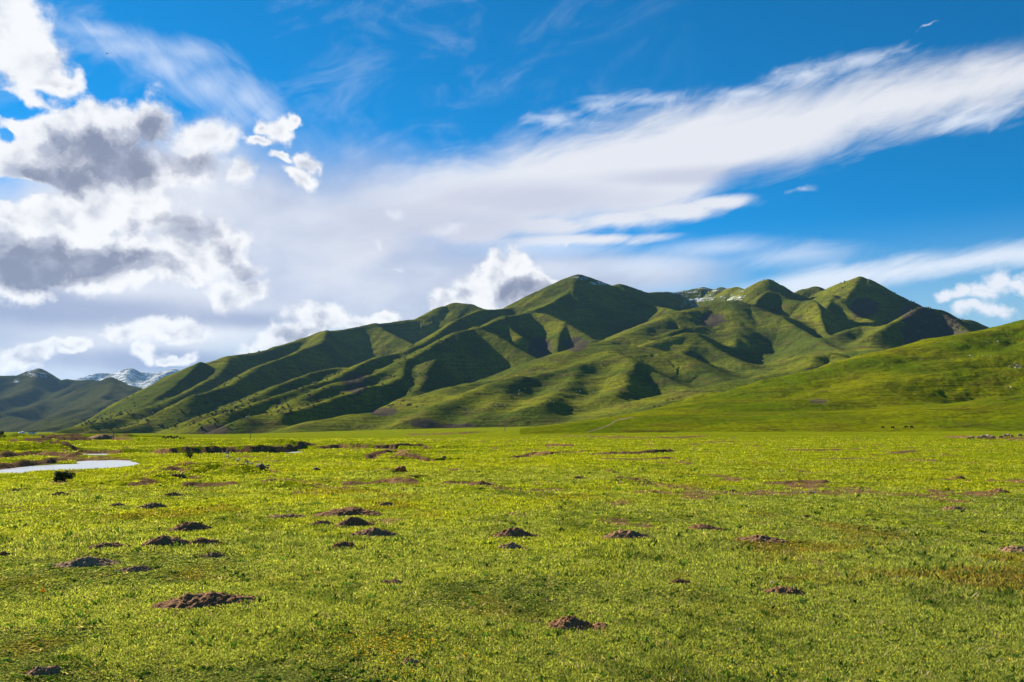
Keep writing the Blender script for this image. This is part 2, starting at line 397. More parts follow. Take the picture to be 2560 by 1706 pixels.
def build_range(name, grid, ridges, k, base, mat, rough, rock_fn=None, snow_fn=None, soil_fn=None, warp=9, scale=1.0, gully=1.0):
    X, Y = grid
    wx = fbm(X / (140 * scale), Y / (140 * scale), 3) * warp; wy = fbm(X / (140 * scale), Y / (140 * scale), 9) * warp
    Z, dm, al, mg = ridge_field(X + wx, Y + wy, ridges, k, base)
    # gullies running down from the crests
    wv = fbm(X / (70 * scale), Y / (70 * scale), 31, 3)
    gl = ridged(al / (85 * scale) + wv * 0.5, dm / (420 * scale) + 0.3 * wv, 33, 4) + 0.5 * ridged(al / (30 * scale) + wv, dm / (200 * scale), 35, 3)
    amp = np.clip(dm * 0.075, 0, 8 * scale) * sstep(mg, 0, 26 * scale) * sstep(Z, 0, 70 * scale) * gully
    Z = Z + (gl - 0.75) * amp
    keep = 0.18 + 0.82 * sstep(dm, 0, 110 * scale)
    foot = sstep(Z, 5, 60 * scale)
    Z = Z + rough * foot * keep * (ridged(X / (210 * scale), Y / (210 * scale), 21, 5) * 9 - 3 + fbm(X / (60 * scale), Y / (60 * scale), 5, 4) * 4.0)
    Z = Z + rough * foot * fbm(X / (16 * scale), Y / (16 * scale), 6, 3) * 0.9
    nr, na = X.shape
    V = np.stack([X, Y, Z], -1).reshape(-1, 3)
    zero = np.zeros(X.size)
    ats = {'rock': ('FLOAT', rock_fn(X, Y, Z).ravel() if rock_fn else zero), 'snow': ('FLOAT', snow_fn(X, Y, Z).ravel() if snow_fn else zero),
           'soil': ('FLOAT', soil_fn(X, Y, Z).ravel() if soil_fn else zero)}
    o = np_mesh(name, V, grid_faces(nr, na), mat, ats)
    tag(o, kind='structure')
    return o, (X, Y, Z)
def px_blob(X, Y, Z, lst):        # a patch of ground round a place on the mountain
    out = np.zeros(X.shape)
    u, v = project(X, Y, Z)
    for (cu, cv, ru, rv) in lst:
        out = np.maximum(out, 1.2 * np.clip(1 - np.hypot((u - cu) / ru, (v - cv) / rv), 0, 1))
    return np.clip(out * 1.6, 0, 1)
def project(X, Y, Z):
    c, s = math.cos(PITCH), math.sin(PITCH); z = Z - CAM_H
    d = Y * c + z * s; h = z * c - Y * s
    d = np.maximum(d, 0.1)
    return 1280 + X / d * FPX, 853 - h / d * FPX

sky_pts = rl(S, [(228, 1062, 1650), (283, 1044, 1700), (326, 1020, 1800), (381, 985, 1900), (435, 949, 2000), (490, 919, 2100), (533, 905, 2180), (577, 890, 2250), (653, 878, 2350), (696, 864, 2400), (762, 845, 2500), (811, 829, 2550), (859, 824, 2600), (914, 813, 2650), (990, 804, 2700), (1050, 797, 2720), (1075, 786, 2740), (1110, 766, 2780), (1142, 757, 2800), (1175, 760, 2760), (1208, 772, 2700), (1236, 774, 2660), (1284, 770, 2600)])
p1_left = rl(S, [(1284, 770, 2560), (1313, 749, 2560), (1356, 727, 2580), (1397, 707, 2600), (1424, 695, 2600), (1447, 688, 2600)])
p1_right = rl(S, [(1447, 688, 2600), (1470, 692, 2620), (1492, 700, 2640), (1530, 715, 2680), (1549, 710, 2760), (1574, 717, 2820), (1617, 732, 2900), (1661, 730, 2950), (1685, 732, 2980), (1715, 726, 3000), (1761, 718, 3000), (1791, 724, 2980), (1805, 718, 2960), (1819, 722, 2950), (1840, 717, 2900), (1862, 724, 2850), (1878, 723, 2800), (1906, 702, 2760), (1918, 699, 2750), (1947, 713, 2770), (1969, 727, 2800), (1988, 736, 2820), (2010, 724, 2840), (2037, 717, 2850), (2061, 728, 2820), (2094, 712, 2760), (2121, 701, 2720), (2146, 693, 2700), (2162, 698, 2690), (2181, 709, 2680), (2214, 726, 2660), (2246, 741, 2650), (2274, 753, 2650), (2301, 767, 2640), (2350, 785, 2700), (2391, 797, 2700), (2426, 800, 2700), (2448, 809, 2700), (2490, 828, 2750), (2560, 850, 2800), (2800, 880, 2800)])
ridges = [
    (sky_pts, .60, .68, .74, .6, 24), (p1_left, .60, .8, .70, .6, 22), (p1_right, .60, .78, .72, .6, 16),
    # spurs of the long dark left mountain
    (rl(A, [(700, 375, 2650), (780, 430, 2580), (870, 480, 2500), (970, 535, 2420)]), .55, .8, .7, .7, 12),
    (rl(A, [(350, 430, 2500), (300, 520, 2300), (60, 610, 2050), (-150, 700, 1850), (-400, 830, 1600), (-600, 900, 1500)]), .62, .85, .6, .7, 10),
    (rl(C1, [(2353, 310, 2100), (2050, 480, 1900), (1750, 620, 1700), (1400, 705, 1480), (1050, 780, 1300), (850, 800, 1200)]), .5, .8, .5, .6, 10),
    (rl(C1, [(2100, 130, 2180), (2000, 290, 1980), (1750, 430, 1850), (1500, 540, 1720), (1300, 600, 1600), (1100, 680, 1450), (750, 745, 1350), (620, 790, 1250)]), .5, .8, .5, .6, 10),
    (rl(C1, [(1850, 170, 2080), (1600, 370, 1950), (1400, 520, 1820), (1150, 660, 1650)]), .55, .8, .6, .6, 8),
    # spur c with its second hill
    (rl(A, [(1700, 270, 2500), (1460, 285, 2380), (1300, 350, 2280), (1180, 430, 2150), (1060, 510, 2020), (910, 592, 1880)]), .55, .85, .7, .7, 10),
    (rl(A, [(910, 592, 1880), (870, 596, 1840), (720, 622, 1760), (600, 672, 1660), (500, 722, 1580), (380, 790, 1480), (200, 838, 1360), (0, 900, 1260), (-180, 970, 1160), (-380, 1030, 1080)]), .45, .8, .55, .6, 8),
    (rl(A, [(440, 703, 1760), (250, 735, 1660), (120, 775, 1580), (0, 825, 1500), (-150, 900, 1380), (-330, 985, 1250), (-520, 1045, 1150)]), .45, .75, .5, .6, 8),
    # P1 down to the dark hill in front of it
    (rl(A, [(2190, 30, 2600), (2150, 130, 2480), (2000, 215, 2370), (1850, 290, 2230), (1640, 330, 2080), (1500, 398, 1950), (1440, 413, 1900), (1300, 440, 1850), (1180, 500, 1790), (1060, 570, 1720), (940, 640, 1640), (870, 690, 1570), (720, 740, 1480), (520, 802, 1380), (420, 812, 1320), (250, 880, 1220), (100, 975, 1120), (0, 1020, 1060), (-250, 1070, 980)]), .55, .86, .62, .6, 12),
    (rl(A, [(1440, 413, 1900), (1600, 470, 1840), (1750, 558, 1770), (1900, 640, 1690), (1985, 672, 1620)]), .6, .7, .98, .7, 8),
    (rl(A, [(1850, 290, 2230), (1950, 308, 2170), (2080, 370, 2080), (2200, 430, 2000), (2330, 505, 1900)]), .6, .7, .85, .6, 10),
    (rl(A, [(2080, 372, 2080), (2070, 450, 1980), (2045, 560, 1870), (2050, 620, 1800)]), .5, .95, .8, .7, 6),
    (rl(A, [(1640, 330, 2080), (1700, 420, 1980), (1780, 480, 1900)]), .5, .95, .8, .7, 8),
    # lower spurs
    (rl(A, [(940, 640, 1640), (920, 730, 1500), (860, 790, 1390), (720, 838, 1300), (620, 845, 1260), (540, 885, 1200), (350, 950, 1110), (150, 1002, 1040), (0, 1035, 990)]), .4, .95, .5, .7, 8),
    (rl(A, [(1150, 640, 1600), (1080, 760, 1480), (1020, 850, 1370), (940, 900, 1300), (860, 980, 1180)]), .4, .9, .6, .7, 8),
    (rl(A, [(330, 1092, 930), (620, 1046, 980), (850, 1020, 1020), (1080, 968, 1110), (1180, 900, 1190), (1280, 842, 1270), (1400, 815, 1330), (1650, 790, 1380), (1850, 730, 1430), (1990, 662, 1470), (2150, 590, 1520), (2300, 560, 1560)]), .42, .5, .32, .6, 34),
    (rl(B, [(960, 507, 1560), (1050, 490, 1580), (1130, 488, 1590), (1300, 495, 1600), (1420, 520, 1580), (1600, 592, 1500), (1800, 682, 1400), (2000, 765, 1290), (2200, 835, 1190), (2353, 880, 1100)]), .42, .45, .31, .5, 44),
    (rl(A, [(1040, 1075, 900), (1200, 978, 990), (1400, 888, 1070), (1600, 818, 1150), (1750, 772, 1220), (1950, 755, 1270)]), .40, .62, .5, .5, 16),
    (rl(B, [(600, 692, 1270), (740, 662, 1310), (880, 630, 1350), (1000, 588, 1400), (1080, 540, 1450), (1110, 490, 1580)]), .42, .7, .66, .5, 14),
    (rl(B, [(1080, 540, 1450), (1180, 562, 1410), (1285, 612, 1350), (1400, 665, 1330), (1600, 755, 1250), (1750, 820, 1180), (1860, 885, 1080)]), .42, .5, .72, .4, 12),
    (rl(B, [(1285, 620, 1350), (1240, 665, 1290), (1200, 750, 1200), (1160, 805, 1130), (1090, 850, 1050)]), .35, .85, .5, .5, 14),
    (rl(B, [(880, 630, 1350), (830, 720, 1240), (760, 800, 1130), (640, 860, 1030), (560, 930, 950)]), .35, .6, .4, .5, 10),
    (rl(B, [(420, 720, 1220), (330, 830, 1100), (200, 950, 980), (120, 1030, 910)]), .35, .5, .45, .5, 10),
    # second and third wave of hills
    (rl(B, [(1330, 490, 1700), (1500, 440, 1780), (1660, 392, 1850), (1705, 400, 1850), (1830, 470, 1780), (2000, 570, 1680), (2150, 650, 1580), (2353, 705, 1480)]), .45, .5, .74, .45, 14),
    (rl(B, [(1705, 400, 1850), (1690, 480, 1760), (1640, 560, 1660)]), .4, .7, .5, .6, 16),
    (rl(B, [(1640, 352, 1950), (1480, 420, 1860), (1300, 490, 1760)]), .5, .6, .6, .6, 8),
    (rl(B, [(900, 480, 1650), (1050, 455, 1750), (1250, 398, 1850), (1400, 320, 2000), (1560, 240, 2150), (1750, 200, 2250), (1900, 165, 2300), (1990, 155, 2300), (2100, 190, 2270), (2353, 262, 2190)]), .45, .5, .46, .5, 30),
    (rl(C4, [(0, 520, 2190), (130, 562, 2120), (350, 700, 1980), (500, 792, 1850), (620, 870, 1740), (720, 925, 1640)]), .5, .85, .55, .8, 8),
    (rl(B, [(1990, 155, 2300), (2010, 250, 2180), (2045, 345, 2060), (2040, 400, 1990), (1990, 480, 1880)]), .36, .85, .5, .5, 16),
    (rl(B, [(1180, 35, 2720), (1260, 130, 2600), (1400, 185, 2480), (1520, 205, 2400), (1640, 240, 2280)]), .5, .7, .5, .5, 8),
    (rl(S, [(1880, 762, 2300), (1900, 742, 2370), (1920, 728, 2400), (1947, 732, 2400), (1974, 750, 2360), (2002, 754, 2330), (2029, 749, 2320), (2042, 757, 2280), (2056, 781, 2200), (2061, 817, 2080), (2075, 842, 1980)]), .6, 1.0, 1.0, .7, 6),
    (rl(C4, [(480, 372, 2600), (600, 370, 2550), (680, 420, 2480), (850, 560, 2330), (960, 590, 2280)]), .55, .7, .95, .6, 8),
    (rl(C4, [(600, 370, 2550), (540, 480, 2380), (560, 600, 2220), (590, 700, 2080)]), .5, .6, .5, .6, 8),
    (rl(C4, [(830, 203, 2700), (770, 300, 2600), (720, 400, 2500)]), .5, .95, .75, .6, 8),
    (rl(C4, [(1000, 700, 1820), (1080, 640, 1950), (1220, 560, 2060), (1400, 465, 2150), (1560, 490, 2150), (1730, 580, 2100), (1830, 660, 2040), (1900, 740, 1950)]), .6, .7, .75, .7, 12),
    (rl(C4, [(620, 725, 1900), (750, 670, 1960), (860, 640, 2000), (1060, 655, 1960)]), .4, .5, .5, .4, 12),
    (rl(C4, [(1300, 900, 1350), (1050, 870, 1600), (850, 835, 1800), (700, 800, 1900)]), .2, .25, .32, .2, 40),
    (rl(C4, [(330, 1030, 1150), (450, 922, 1260), (570, 890, 1290), (700, 930, 1250), (840, 985, 1180)]), .4, .5, .5, .4, 12),
    (rl(C4, [(-600, 1290, 900), (-300, 1180, 1000), (0, 1110, 1080), (200, 1080, 1120), (420, 1110, 1050)]), .25, .25, .3, .2, 40),
]
# the ridge lines are traced at the height where the eye meets them
rock_px = [(2330, 830, 130, 80), (2290, 790, 60, 50), (1440, 860, 50, 30), (1350, 870, 50, 40), (1600, 1075, 90, 25), (540, 1076, 70, 22), (1060, 1060, 60, 18), (1150, 1070, 90, 16), (890, 960, 50, 45), (1780, 800, 50, 30), (2160, 770, 60, 40), (2040, 925, 40, 12), (960, 1030, 60, 18)]
snow_px = [(1740, 742, 80, 22), (1700, 730, 90, 12), (1830, 745, 60, 14), (1780, 725, 60, 8), (1460, 694, 40, 9), (1720, 762, 40, 12), (1500, 708, 50, 10), (1850, 728, 16, 6)]
path_px = [(1580, 1044), (1556, 1048), (1540, 1052), (1524, 1062), (1500, 1072), (1470, 1080)]
massif, MAS = build_range('mountain', polar(-420, 3000, 1500, 430, 3500, 600), ridges, 11.0, -14.0, M_hill, 0.9,
    lambda X, Y, Z: 0.72 * px_blob(X, Y, Z, rock_px), lambda X, Y, Z: px_blob(X, Y, Z, snow_px))

# ---- right green hillside
rh_r = [
    (rl(S, [(1400, 1072, 320), (1480, 1063, 350), (1560, 1052, 385), (1650, 1035, 430), (1750, 1014, 490), (1846, 994, 560), (1920, 979, 600), (1974, 968, 630), (2030, 947, 665), (2088, 927, 705), (2192, 898, 750), (2247, 884, 780), (2355, 857, 820), (2480, 826, 870), (2560, 811, 900), (2700, 780, 930), (2900, 740, 960), (3200, 700, 980)]), .30, .3, .46, .3, 46),
    (rl(S, [(2130, 1015, 520), (2192, 994, 560), (2260, 960, 605), (2328, 940, 630), (2437, 922, 650), (2540, 918, 660), (2700, 930, 650)]), .2, .5, .62, .10, 14),
    (rl(S, [(2000, 1020, 480), (2060, 1000, 520), (2140, 975, 570), (2240, 930, 680)]), .15, .35, .25, .15, 16),
    (rl(S, [(2560, 1000, 480), (2480, 1015, 440), (2380, 1035, 400)]), .15, .3, .34, .12, 10),
    (rl(S, [(3000, 960, 560), (2700, 990, 500), (2560, 1008, 470), (2300, 1022, 450), (2000, 1032, 430), (1800, 1042, 410)]), .15, .2, .13, .12, 50),
    (rl(S, [(2500, 880, 760), (2380, 905, 720), (2300, 930, 680)]), .2, .35, .4, .15, 16),
    (rl(S, [(1800, 1035, 440), (1880, 1020, 470), (1960, 1005, 500)]), .12, .22, .3, .12, 12),
]
def rh_soil(X, Y, Z):
    u, v = project(X, Y, Z); out = np.zeros(X.shape)
    for (a, b), (c, d) in zip(path_px[:-1], path_px[1:]):
        ex, ey = c - a, d - b; t = np.clip(((u - a) * ex + (v - b) * ey) / (ex * ex + ey * ey), 0, 1)
        out = np.maximum(out, 0.55 * np.clip(1.2 - np.hypot((u - a - ex * t) / 12, (v - b - ey * t) / 3.4), 0, 1))
    return out
hillside, RHG = build_range('hillside', polar(1300, 3300, 900, 270, 1150, 380), rh_r, 6.0, -6.0, M_rh, 0.6,
    lambda X, Y, Z: px_blob(X, Y, Z, [(2045, 1005, 40, 12), (2540, 915, 26, 6)]) * 0.6, None, rh_soil, warp=8, scale=0.5, gully=0.0)

# ---- far mountains on the left
lm_r = [
    (rl(C1, [(-900, 330, 5200), (-400, 250, 5300), (-150, 300, 5400), (0, 290, 5400), (120, 286, 5400), (200, 298, 5400), (265, 265, 5500), (330, 238, 5500), (380, 268, 5450), (470, 315, 5400), (545, 352, 5400), (610, 324, 5400), (720, 335, 5400), (850, 330, 5300), (940, 350, 5200), (1100, 420, 5200), (1500, 470, 5200), (1900, 560, 5000)]), .6, .65, .5, .6, 30),
    (rl(C1, [(860, 420, 4500), (940, 355, 4600), (1000, 318, 4600), (1060, 330, 4550), (1200, 375, 4400), (1400, 430, 4200), (1550, 520, 4000)]), .6, .7, .6, .6, 20),
    (rl(C1, [(1000, 318, 4600), (1080, 400, 4300), (980, 470, 4050), (830, 560, 3800), (700, 610, 3500), (550, 660, 3300), (400, 730, 3000), (200, 800, 2700), (100, 830, 2500)]), .55, .8, .5, .7, 16),
    (rl(C1, [(1080, 400, 4300), (1180, 470, 4100), (1260, 540, 3900)]), .6, .7, .85, .7, 14),
    (rl(C1, [(330, 238, 5500), (250, 420, 4900), (50, 500, 4600), (-200, 600, 4200)]), .55, .75, .5, .7, 20),
    (rl(C1, [(610, 400, 5000), (450, 520, 4600), (250, 600, 4200), (0, 650, 3900)]), .5, .7, .5, .6, 20),
    (rl(C1, [(-200, 720, 3600), (0, 690, 3700), (120, 665, 3700), (230, 690, 3500), (300, 740, 3200)]), .5, .6, .5, .5, 20),
    (rl(C1, [(1050, 500, 3900), (900, 600, 3500), (760, 650, 3200), (640, 700, 2950), (480, 745, 2700), (330, 800, 2450)]), .5, .8, .5, .6, 14),
    (rl(C1, [(1200, 560, 3400), (1050, 620, 3100), (850, 650, 2850), (700, 690, 2700), (600, 750, 2450)]), .5, .7, .6, .6, 12),
    (rl(C1, [(480, 775, 2200), (620, 742, 2300), (760, 770, 2150)]), .5, .5, .5, .5, 14),
]
far_m, LMG = build_range('far_mountain', polar(-900, 800, 620, 2000, 6800, 330), lm_r, 30.0, -14.0, M_far, 2.0,
    lambda X, Y, Z: 0.5 * px_blob(X, Y, Z, [(150, 1080, 90, 10)]), lambda X, Y, Z: px_blob(X, Y, Z, [(95, 932, 60, 22), (42, 950, 12, 14)]), warp=35, scale=2.0)
sm_r = [
    (rl(C1, [(560, 420, 11000), (730, 335, 11000), (820, 280, 11000), (880, 270, 11000), (1040, 270, 11000), (1120, 245, 11000), (1190, 231, 11000), (1260, 262, 11000), (1400, 262, 11000), (1500, 250, 11000), (1600, 237, 11000), (1720, 245, 11000), (1900, 280, 11000), (2200, 400, 11000)]), .5, .6, .5, .5, 40),
    (rl(C1, [(1190, 231, 11000), (1130, 320, 10000), (1200, 380, 9300)]), .5, .7, .6, .5, 20),
    (rl(C1, [(1600, 237, 11000), (1400, 330, 10000), (1320, 420, 9300)]), .5, .8, .6, .5, 20),
]
snow_m, _ = build_range('snow_mountain', polar(-100, 1100, 420, 8600, 12500, 200), sm_r, 60.0, -14.0, M_snow, 3.0, None,
    lambda X, Y, Z: 1.25 + 0 * X, warp=60, scale=4.0)

# ------------------------------------------------------------------ the plain
def poly_sd(X, Y, P):             # signed distance, negative inside
    d = np.full(X.shape, 1e9); inside = np.zeros(X.shape, bool)
    n = len(P)
    for i in range(n):
        ax, ay = P[i]; bx, by = P[(i + 1) % n]; ex, ey = bx - ax, by - ay
        t = np.clip(((X - ax) * ex + (Y - ay) * ey) / (ex * ex + ey * ey + 1e-9), 0, 1)
        d = np.minimum(d, np.hypot(X - ax - ex * t, Y - ay - ey * t))
        cond = ((ay > Y) != (by > Y)) & (X < (bx - ax) * (Y - ay) / (by - ay + 1e-12) + ax)
        inside ^= cond
    return np.where(inside, -d, d)
def line_d(X, Y, P):
    d = np.full(X.shape, 1e9); side = np.zeros(X.shape); tt = np.zeros(X.shape); n = len(P) - 1
    for i in range(n):
        ax, ay = P[i]; bx, by = P[i + 1]; ex, ey = bx - ax, by - ay
        t = np.clip(((X - ax) * ex + (Y - ay) * ey) / (ex * ex + ey * ey + 1e-9), 0, 1)
        q = np.hypot(X - ax - ex * t, Y - ay - ey * t); m = q < d
        d = np.where(m, q, d); side = np.where(m, (ex * (Y - ay) - ey * (X - ax)), side); tt = np.where(m, (i + t) / n, tt)
    return d, np.sign(side), tt
WATER_Z = -0.78
pool = [on_plane(u, v, WATER_Z) for u, v in [(-500, 1215), (-500, 1185), (-200, 1178), (0, 1176), (68, 1167), (136, 1162), (196, 1160), (185, 1152), (176, 1149), (218, 1148), (272, 1149), (325, 1151), (318, 1154), (350, 1159), (330, 1167), (272, 1173), (190, 1177), (82, 1181), (0, 1188)]]
pool2 = [on_plane(u, v, WATER_Z) for u, v in [(188, 1136), (245, 1134), (300, 1132), (294, 1136), (265, 1139), (270, 1143), (278, 1145), (200, 1145), (213, 1140)]]
pool3 = [on_plane(u, v, WATER_Z) for u, v in [(672, 1134), (700, 1131), (757, 1129), (750, 1132), (735, 1135), (690, 1135)]]
pool4 = [on_plane(u, v, WATER_Z) for u, v in [(845, 1146), (880, 1143.5), (928, 1144), (932, 1147), (870, 1148)]]
pool5 = [on_plane(u, v, WATER_Z) for u, v in [(818, 1145), (828, 1140), (836, 1141), (829, 1146)]]
bed = [on_plane(u, v, -0.5) for u, v in [(-700, 1225), (-700, 1128), (-100, 1120), (200, 1116), (360, 1113), (560, 1112), (760, 1116), (830, 1118), (1070, 1115), (1010, 1125), (960, 1150), (700, 1160), (420, 1168), (345, 1172), (200, 1184), (60, 1198)]]
# banks: (pixels of the foot line, height m, run of the back slope m)
banks = [
    ([(360, 1130), (420, 1132), (560, 1130), (700, 1128), (760, 1120), (800, 1119)], 0.85, 40, -0.5),
    ([(800, 1119), (850, 1117), (940, 1118), (1010, 1116), (1070, 1112)], 0.75, 40, -0.4),
    ([(930, 1143), (945, 1131), (985, 1127), (1015, 1131)], 0.45, 12, -0.4),
    ([(960, 1144), (1020, 1145), (1060, 1147), (1090, 1147)], 0.32, 9, -0.1),
    ([(1280, 1136), (1330, 1133), (1375, 1134), (1420, 1133), (1455, 1134)], 0.26, 12, 0),
    ([(1475, 1138), (1560, 1136), (1620, 1134), (1680, 1130), (1690, 1126)], 0.26, 14, 0),
    ([(1490, 1147), (1560, 1148), (1640, 1147), (1700, 1144)], 0.12, 8, 0),
    ([(1950, 1126), (2040, 1128), (2120, 1126)], 0.12, 14, 0), ([(2045, 1148), (2150, 1147), (2210, 1145)], 0.08, 8, 0),
    ([(2200, 1133), (2260, 1134), (2300, 1130)], 0.12, 10, 0),
    ([(455, 1212), (520, 1210), (580, 1207), (600, 1206)], 0.17, 6, 0), ([(330, 1208), (370, 1206), (400, 1200)], 0.16, 5, 0),
    ([(850, 1208), (900, 1207), (950, 1206), (1000, 1210), (1060, 1208)], 0.10, 5, 0), ([(1120, 1212), (1170, 1211), (1230, 1214)], 0.10, 5, 0),
    ([(1900, 1212), (1990, 1211), (2050, 1209), (2095, 1208)], 0.08, 6, 0),
    ([(0, 1139), (40, 1136), (80, 1134), (130, 1136), (180, 1140)], 0.5, 12, -0.3),
    ([(-300, 1184), (0, 1175), (68, 1166), (136, 1161), (185, 1150), (215, 1145)], 0.36, 12, -0.78), ([(180, 1147), (213, 1139), (190, 1134), (150, 1130)], 0.5, 9, -0.78), ([(60, 1124), (200, 1124), (300, 1125)], 0.5, 30, -0.3),
    ([(60, 1107), (150, 1106), (240, 1105)], 1.0, 60, -0.2), ([(90, 1097), (200, 1096), (330, 1096)], 1.6, 90, -0.2), ([(270, 1103), (330, 1105), (400, 1104)], 0.7, 50, -0.3),
    ([(1000, 1087, 400), (1150, 1086, 380), (1240, 1080, 420)], 0.9, 60, 0), ([(1380, 1089, 270), (1500, 1090, 245), (1600, 1092, 225), (1700, 1090, 235), (1790, 1088, 260)], 0.35, 30, 0),
    ([(2340, 1092, 250), (2420, 1092, 235), (2500, 1093, 225), (2650, 1094, 220)], 0.5, 30, 1.0),
]
humps = [  # low grassy or stony swells: centre pixel, half width px, height m, depth m
    (470, 1163, 140, 0.55, 6), (580, 1172, 90, 0.42, 4.5), (400, 1192, 110, 0.26, 4), (1000, 1140, 90, 0.40, 9), (30, 1120, 90, 0.4, 12), (700, 1214, 120, 0.2, 2.5),
    (1550, 1205, 100, 0.14, 2.5), (1020, 1200, 90, 0.15, 3), (60, 1118, 120, 0.6, 16), (2540, 1140, 80, 0.2, 8), (1350, 1215, 100, 0.1, 3), (1210, 1225, 110, 0.08, 3)]
def plain(X, Y, want=False):
    Rr = np.hypot(X, Y); azm = np.arctan2(X, Y); uu = 1280 + np.tan(np.clip(azm, -1.4, 1.4)) * FPX
    Z = 0.034 * fbm(X / 1.3, Y / 1.5, 41, 4) * sstep(Rr, 1, 5) + 0.035 * fbm(X / 2.6, Y / 3.4, 44, 3) * sstep(Rr, 8, 25) + 0.08 * fbm(X / 7, Y / 7, 42, 3) + 0.16 * fbm(X / 40, Y / 40, 43, 3) * sstep(Rr, 12, 60)
    Z = Z + 3.2 * sstep(Rr, 190, 430) * sstep(uu, 900, 1500) + 5.0 * sstep(Rr, 500, 900) * sstep(uu, 500, 1100) + 3.0 * sstep(Rr, 900, 2500)
    scr = fbm(X / (0.9 + Rr * .012), Y / (1.1 + Rr * .022), 61, 4) + 0.55 * fbm(X / 9, Y / 14, 62, 2)
    soil = 0.75 * sstep(scr, 0.42, 0.72) * sstep(Rr, 7, 20) * (1 - 0.6 * sstep(Rr, 150, 300))
    near = Rr < 420
    x, y = X[near], Y[near]; z = Z[near]; so = soil[near]
    wob = fbm(x / 3.0, y / 3.0, 51, 3)
    sd = poly_sd(x, y, bed) + wob * 1.5
    z = z * (1 - 0.6 * sstep(-sd, 0, 8)) - 0.60 * sstep(-sd, -19, 2)
    for pl in (pool, pool2, pool3, pool4, pool5):
        s2 = poly_sd(x, y, pl) + wob * 0.35
        lip = sstep(-s2, -2.6, 0.2)
        z = z * (1 - lip) + (WATER_Z - 0.25 * sstep(-s2, -0.2, 1.2) + 0.10 * (1 - sstep(-s2, -1.0, 0.0))) * lip
        so = np.maximum(so, 0.5 * sstep(-s2, -0.7, 0.1))
    for (cu, cv, hw, hh, dep) in humps:
        cx, cy = on_plane(cu, cv, 0.0); rw = hw / FPX * math.hypot(cx, cy)
        q = np.hypot((x - cx) / rw, (y - cy) / dep)
        z = z + hh * np.clip(1 - q * q, 0, 1) ** 1.5 * (1 + 0.6 * fbm(x / 1.2, y / 1.2, 66, 3))
        so = np.maximum(so, 0.55 * np.clip(1 - q, 0, 1) * (0.3 if cu < 100 else 1 if hh < 0.5 else 0.7))
    Z[near] = z; soil[near] = so
    for P, hh, back, zf in banks:
        L = [on_plane(p[0], p[1], zf) if len(p) == 2 else at(*p)[:2] for p in P]
        cx, cy = L[len(L) // 2]; m = np.hypot(X - cx, Y - cy) < back * 3 + max(math.hypot(p[0] - cx, p[1] - cy) for p in L)
        x, y = X[m], Y[m]
        if x.size == 0: continue
        sc_ = math.hypot(cx, cy)
        wobx = fbm(x / (sc_ * .02), y / (sc_ * .02), 71, 3) * sc_ * 0.012
        d, side, tt = line_d(x, y + wobx, L)
        # L runs left to right, so side > 0 is beyond the line
        endf = sstep(tt, 0.0, 0.08) * sstep(1 - tt, 0.0, 0.08)
        run = max(0.35, sc_ * 0.006)
        up_ = np.where(side > 0, sstep(d, 0, run) * np.clip(1 - d / back, 0, 1) ** 1.4, 0) * endf * (0.75 + 0.45 * fbm(x / (sc_ * .03), y / (sc_ * .03), 77, 2))
        Z[m] += hh * up_
        soil[m] = np.maximum(soil[m], np.where(side > 0, (d < run * 1.25) * 1.0, np.clip(1 - d / (run * 0.8), 0, 1) * 0.7) * sstep(endf, 0.1, 0.6))
    # rows of gravel and bare ground across the meadow
    for P, wd, st in (([(1620, 1230), (1737, 1234), (1800, 1228), (1900, 1232), (2060, 1233), (2150, 1228), (2230, 1236)], 1.0, .62), ([(640, 1205), (720, 1206), (800, 1212), (860, 1216)], 1.0, .6),
                  ([(1560, 1204), (1640, 1208), (1720, 1222)], 1.3, .55), ([(1230, 1228), (1320, 1232), (1400, 1226)], .9, .5), ([(540, 1143), (600, 1156), (660, 1168)], 1.2, .75),
                  ([(1300, 1276), (1420, 1272), (1560, 1268)], .5, .45), ([(2000, 1395), (2080, 1438), (2200, 1440), (2330, 1448), (2400, 1455), (2480, 1478)], .35, .5), ([(60, 1600), (140, 1590), (200, 1600)], .15, .4),
                  ([(0, 1262), (80, 1275), (230, 1280)], .8, .45), ([(230, 1222), (300, 1230)], 1.0, .4), ([(1120, 1460), (1240, 1465)], .3, .3), ([(360, 1146), (500, 1138), (700, 1133)], 1.0, .7)):
        L = [on_plane(u, v, 0) for u, v in P]
        cx, cy = L[len(L) // 2]; m = np.hypot(X - cx, Y - cy) < 40
        d, _, _ = line_d(X[m], Y[m], L)
        soil[m] = np.maximum(soil[m], st * np.exp(-(d / wd) ** 2))
    return (Z, soil) if want else Z
def plain_z(x, y):
    return float(plain(np.array([float(x)]), np.array([float(y)]))[0])

# what grows where on the meadow: shared by ground colour and grass
def cover(X, Y):
    a = fbm(X / 2.2, Y / 2.8, 81, 4); b = fbm(X / 1.3, Y / 1.6, 82, 3); c = fbm(X / 14, Y / 18, 83, 3); d = fbm(X / 0.5, Y / 0.6, 84, 2)
    dry = sstep(b * 0.7 + fbm(X / 3.1, Y / 3.6, 85, 3) * 0.9, 0.22, 0.62)
    clover = sstep(a + b * 0.55 + d * 0.2, 0.10, 0.55)
    yellow = sstep(c + b * 0.4, -0.1, 0.6)
    return dry, clover, yellow

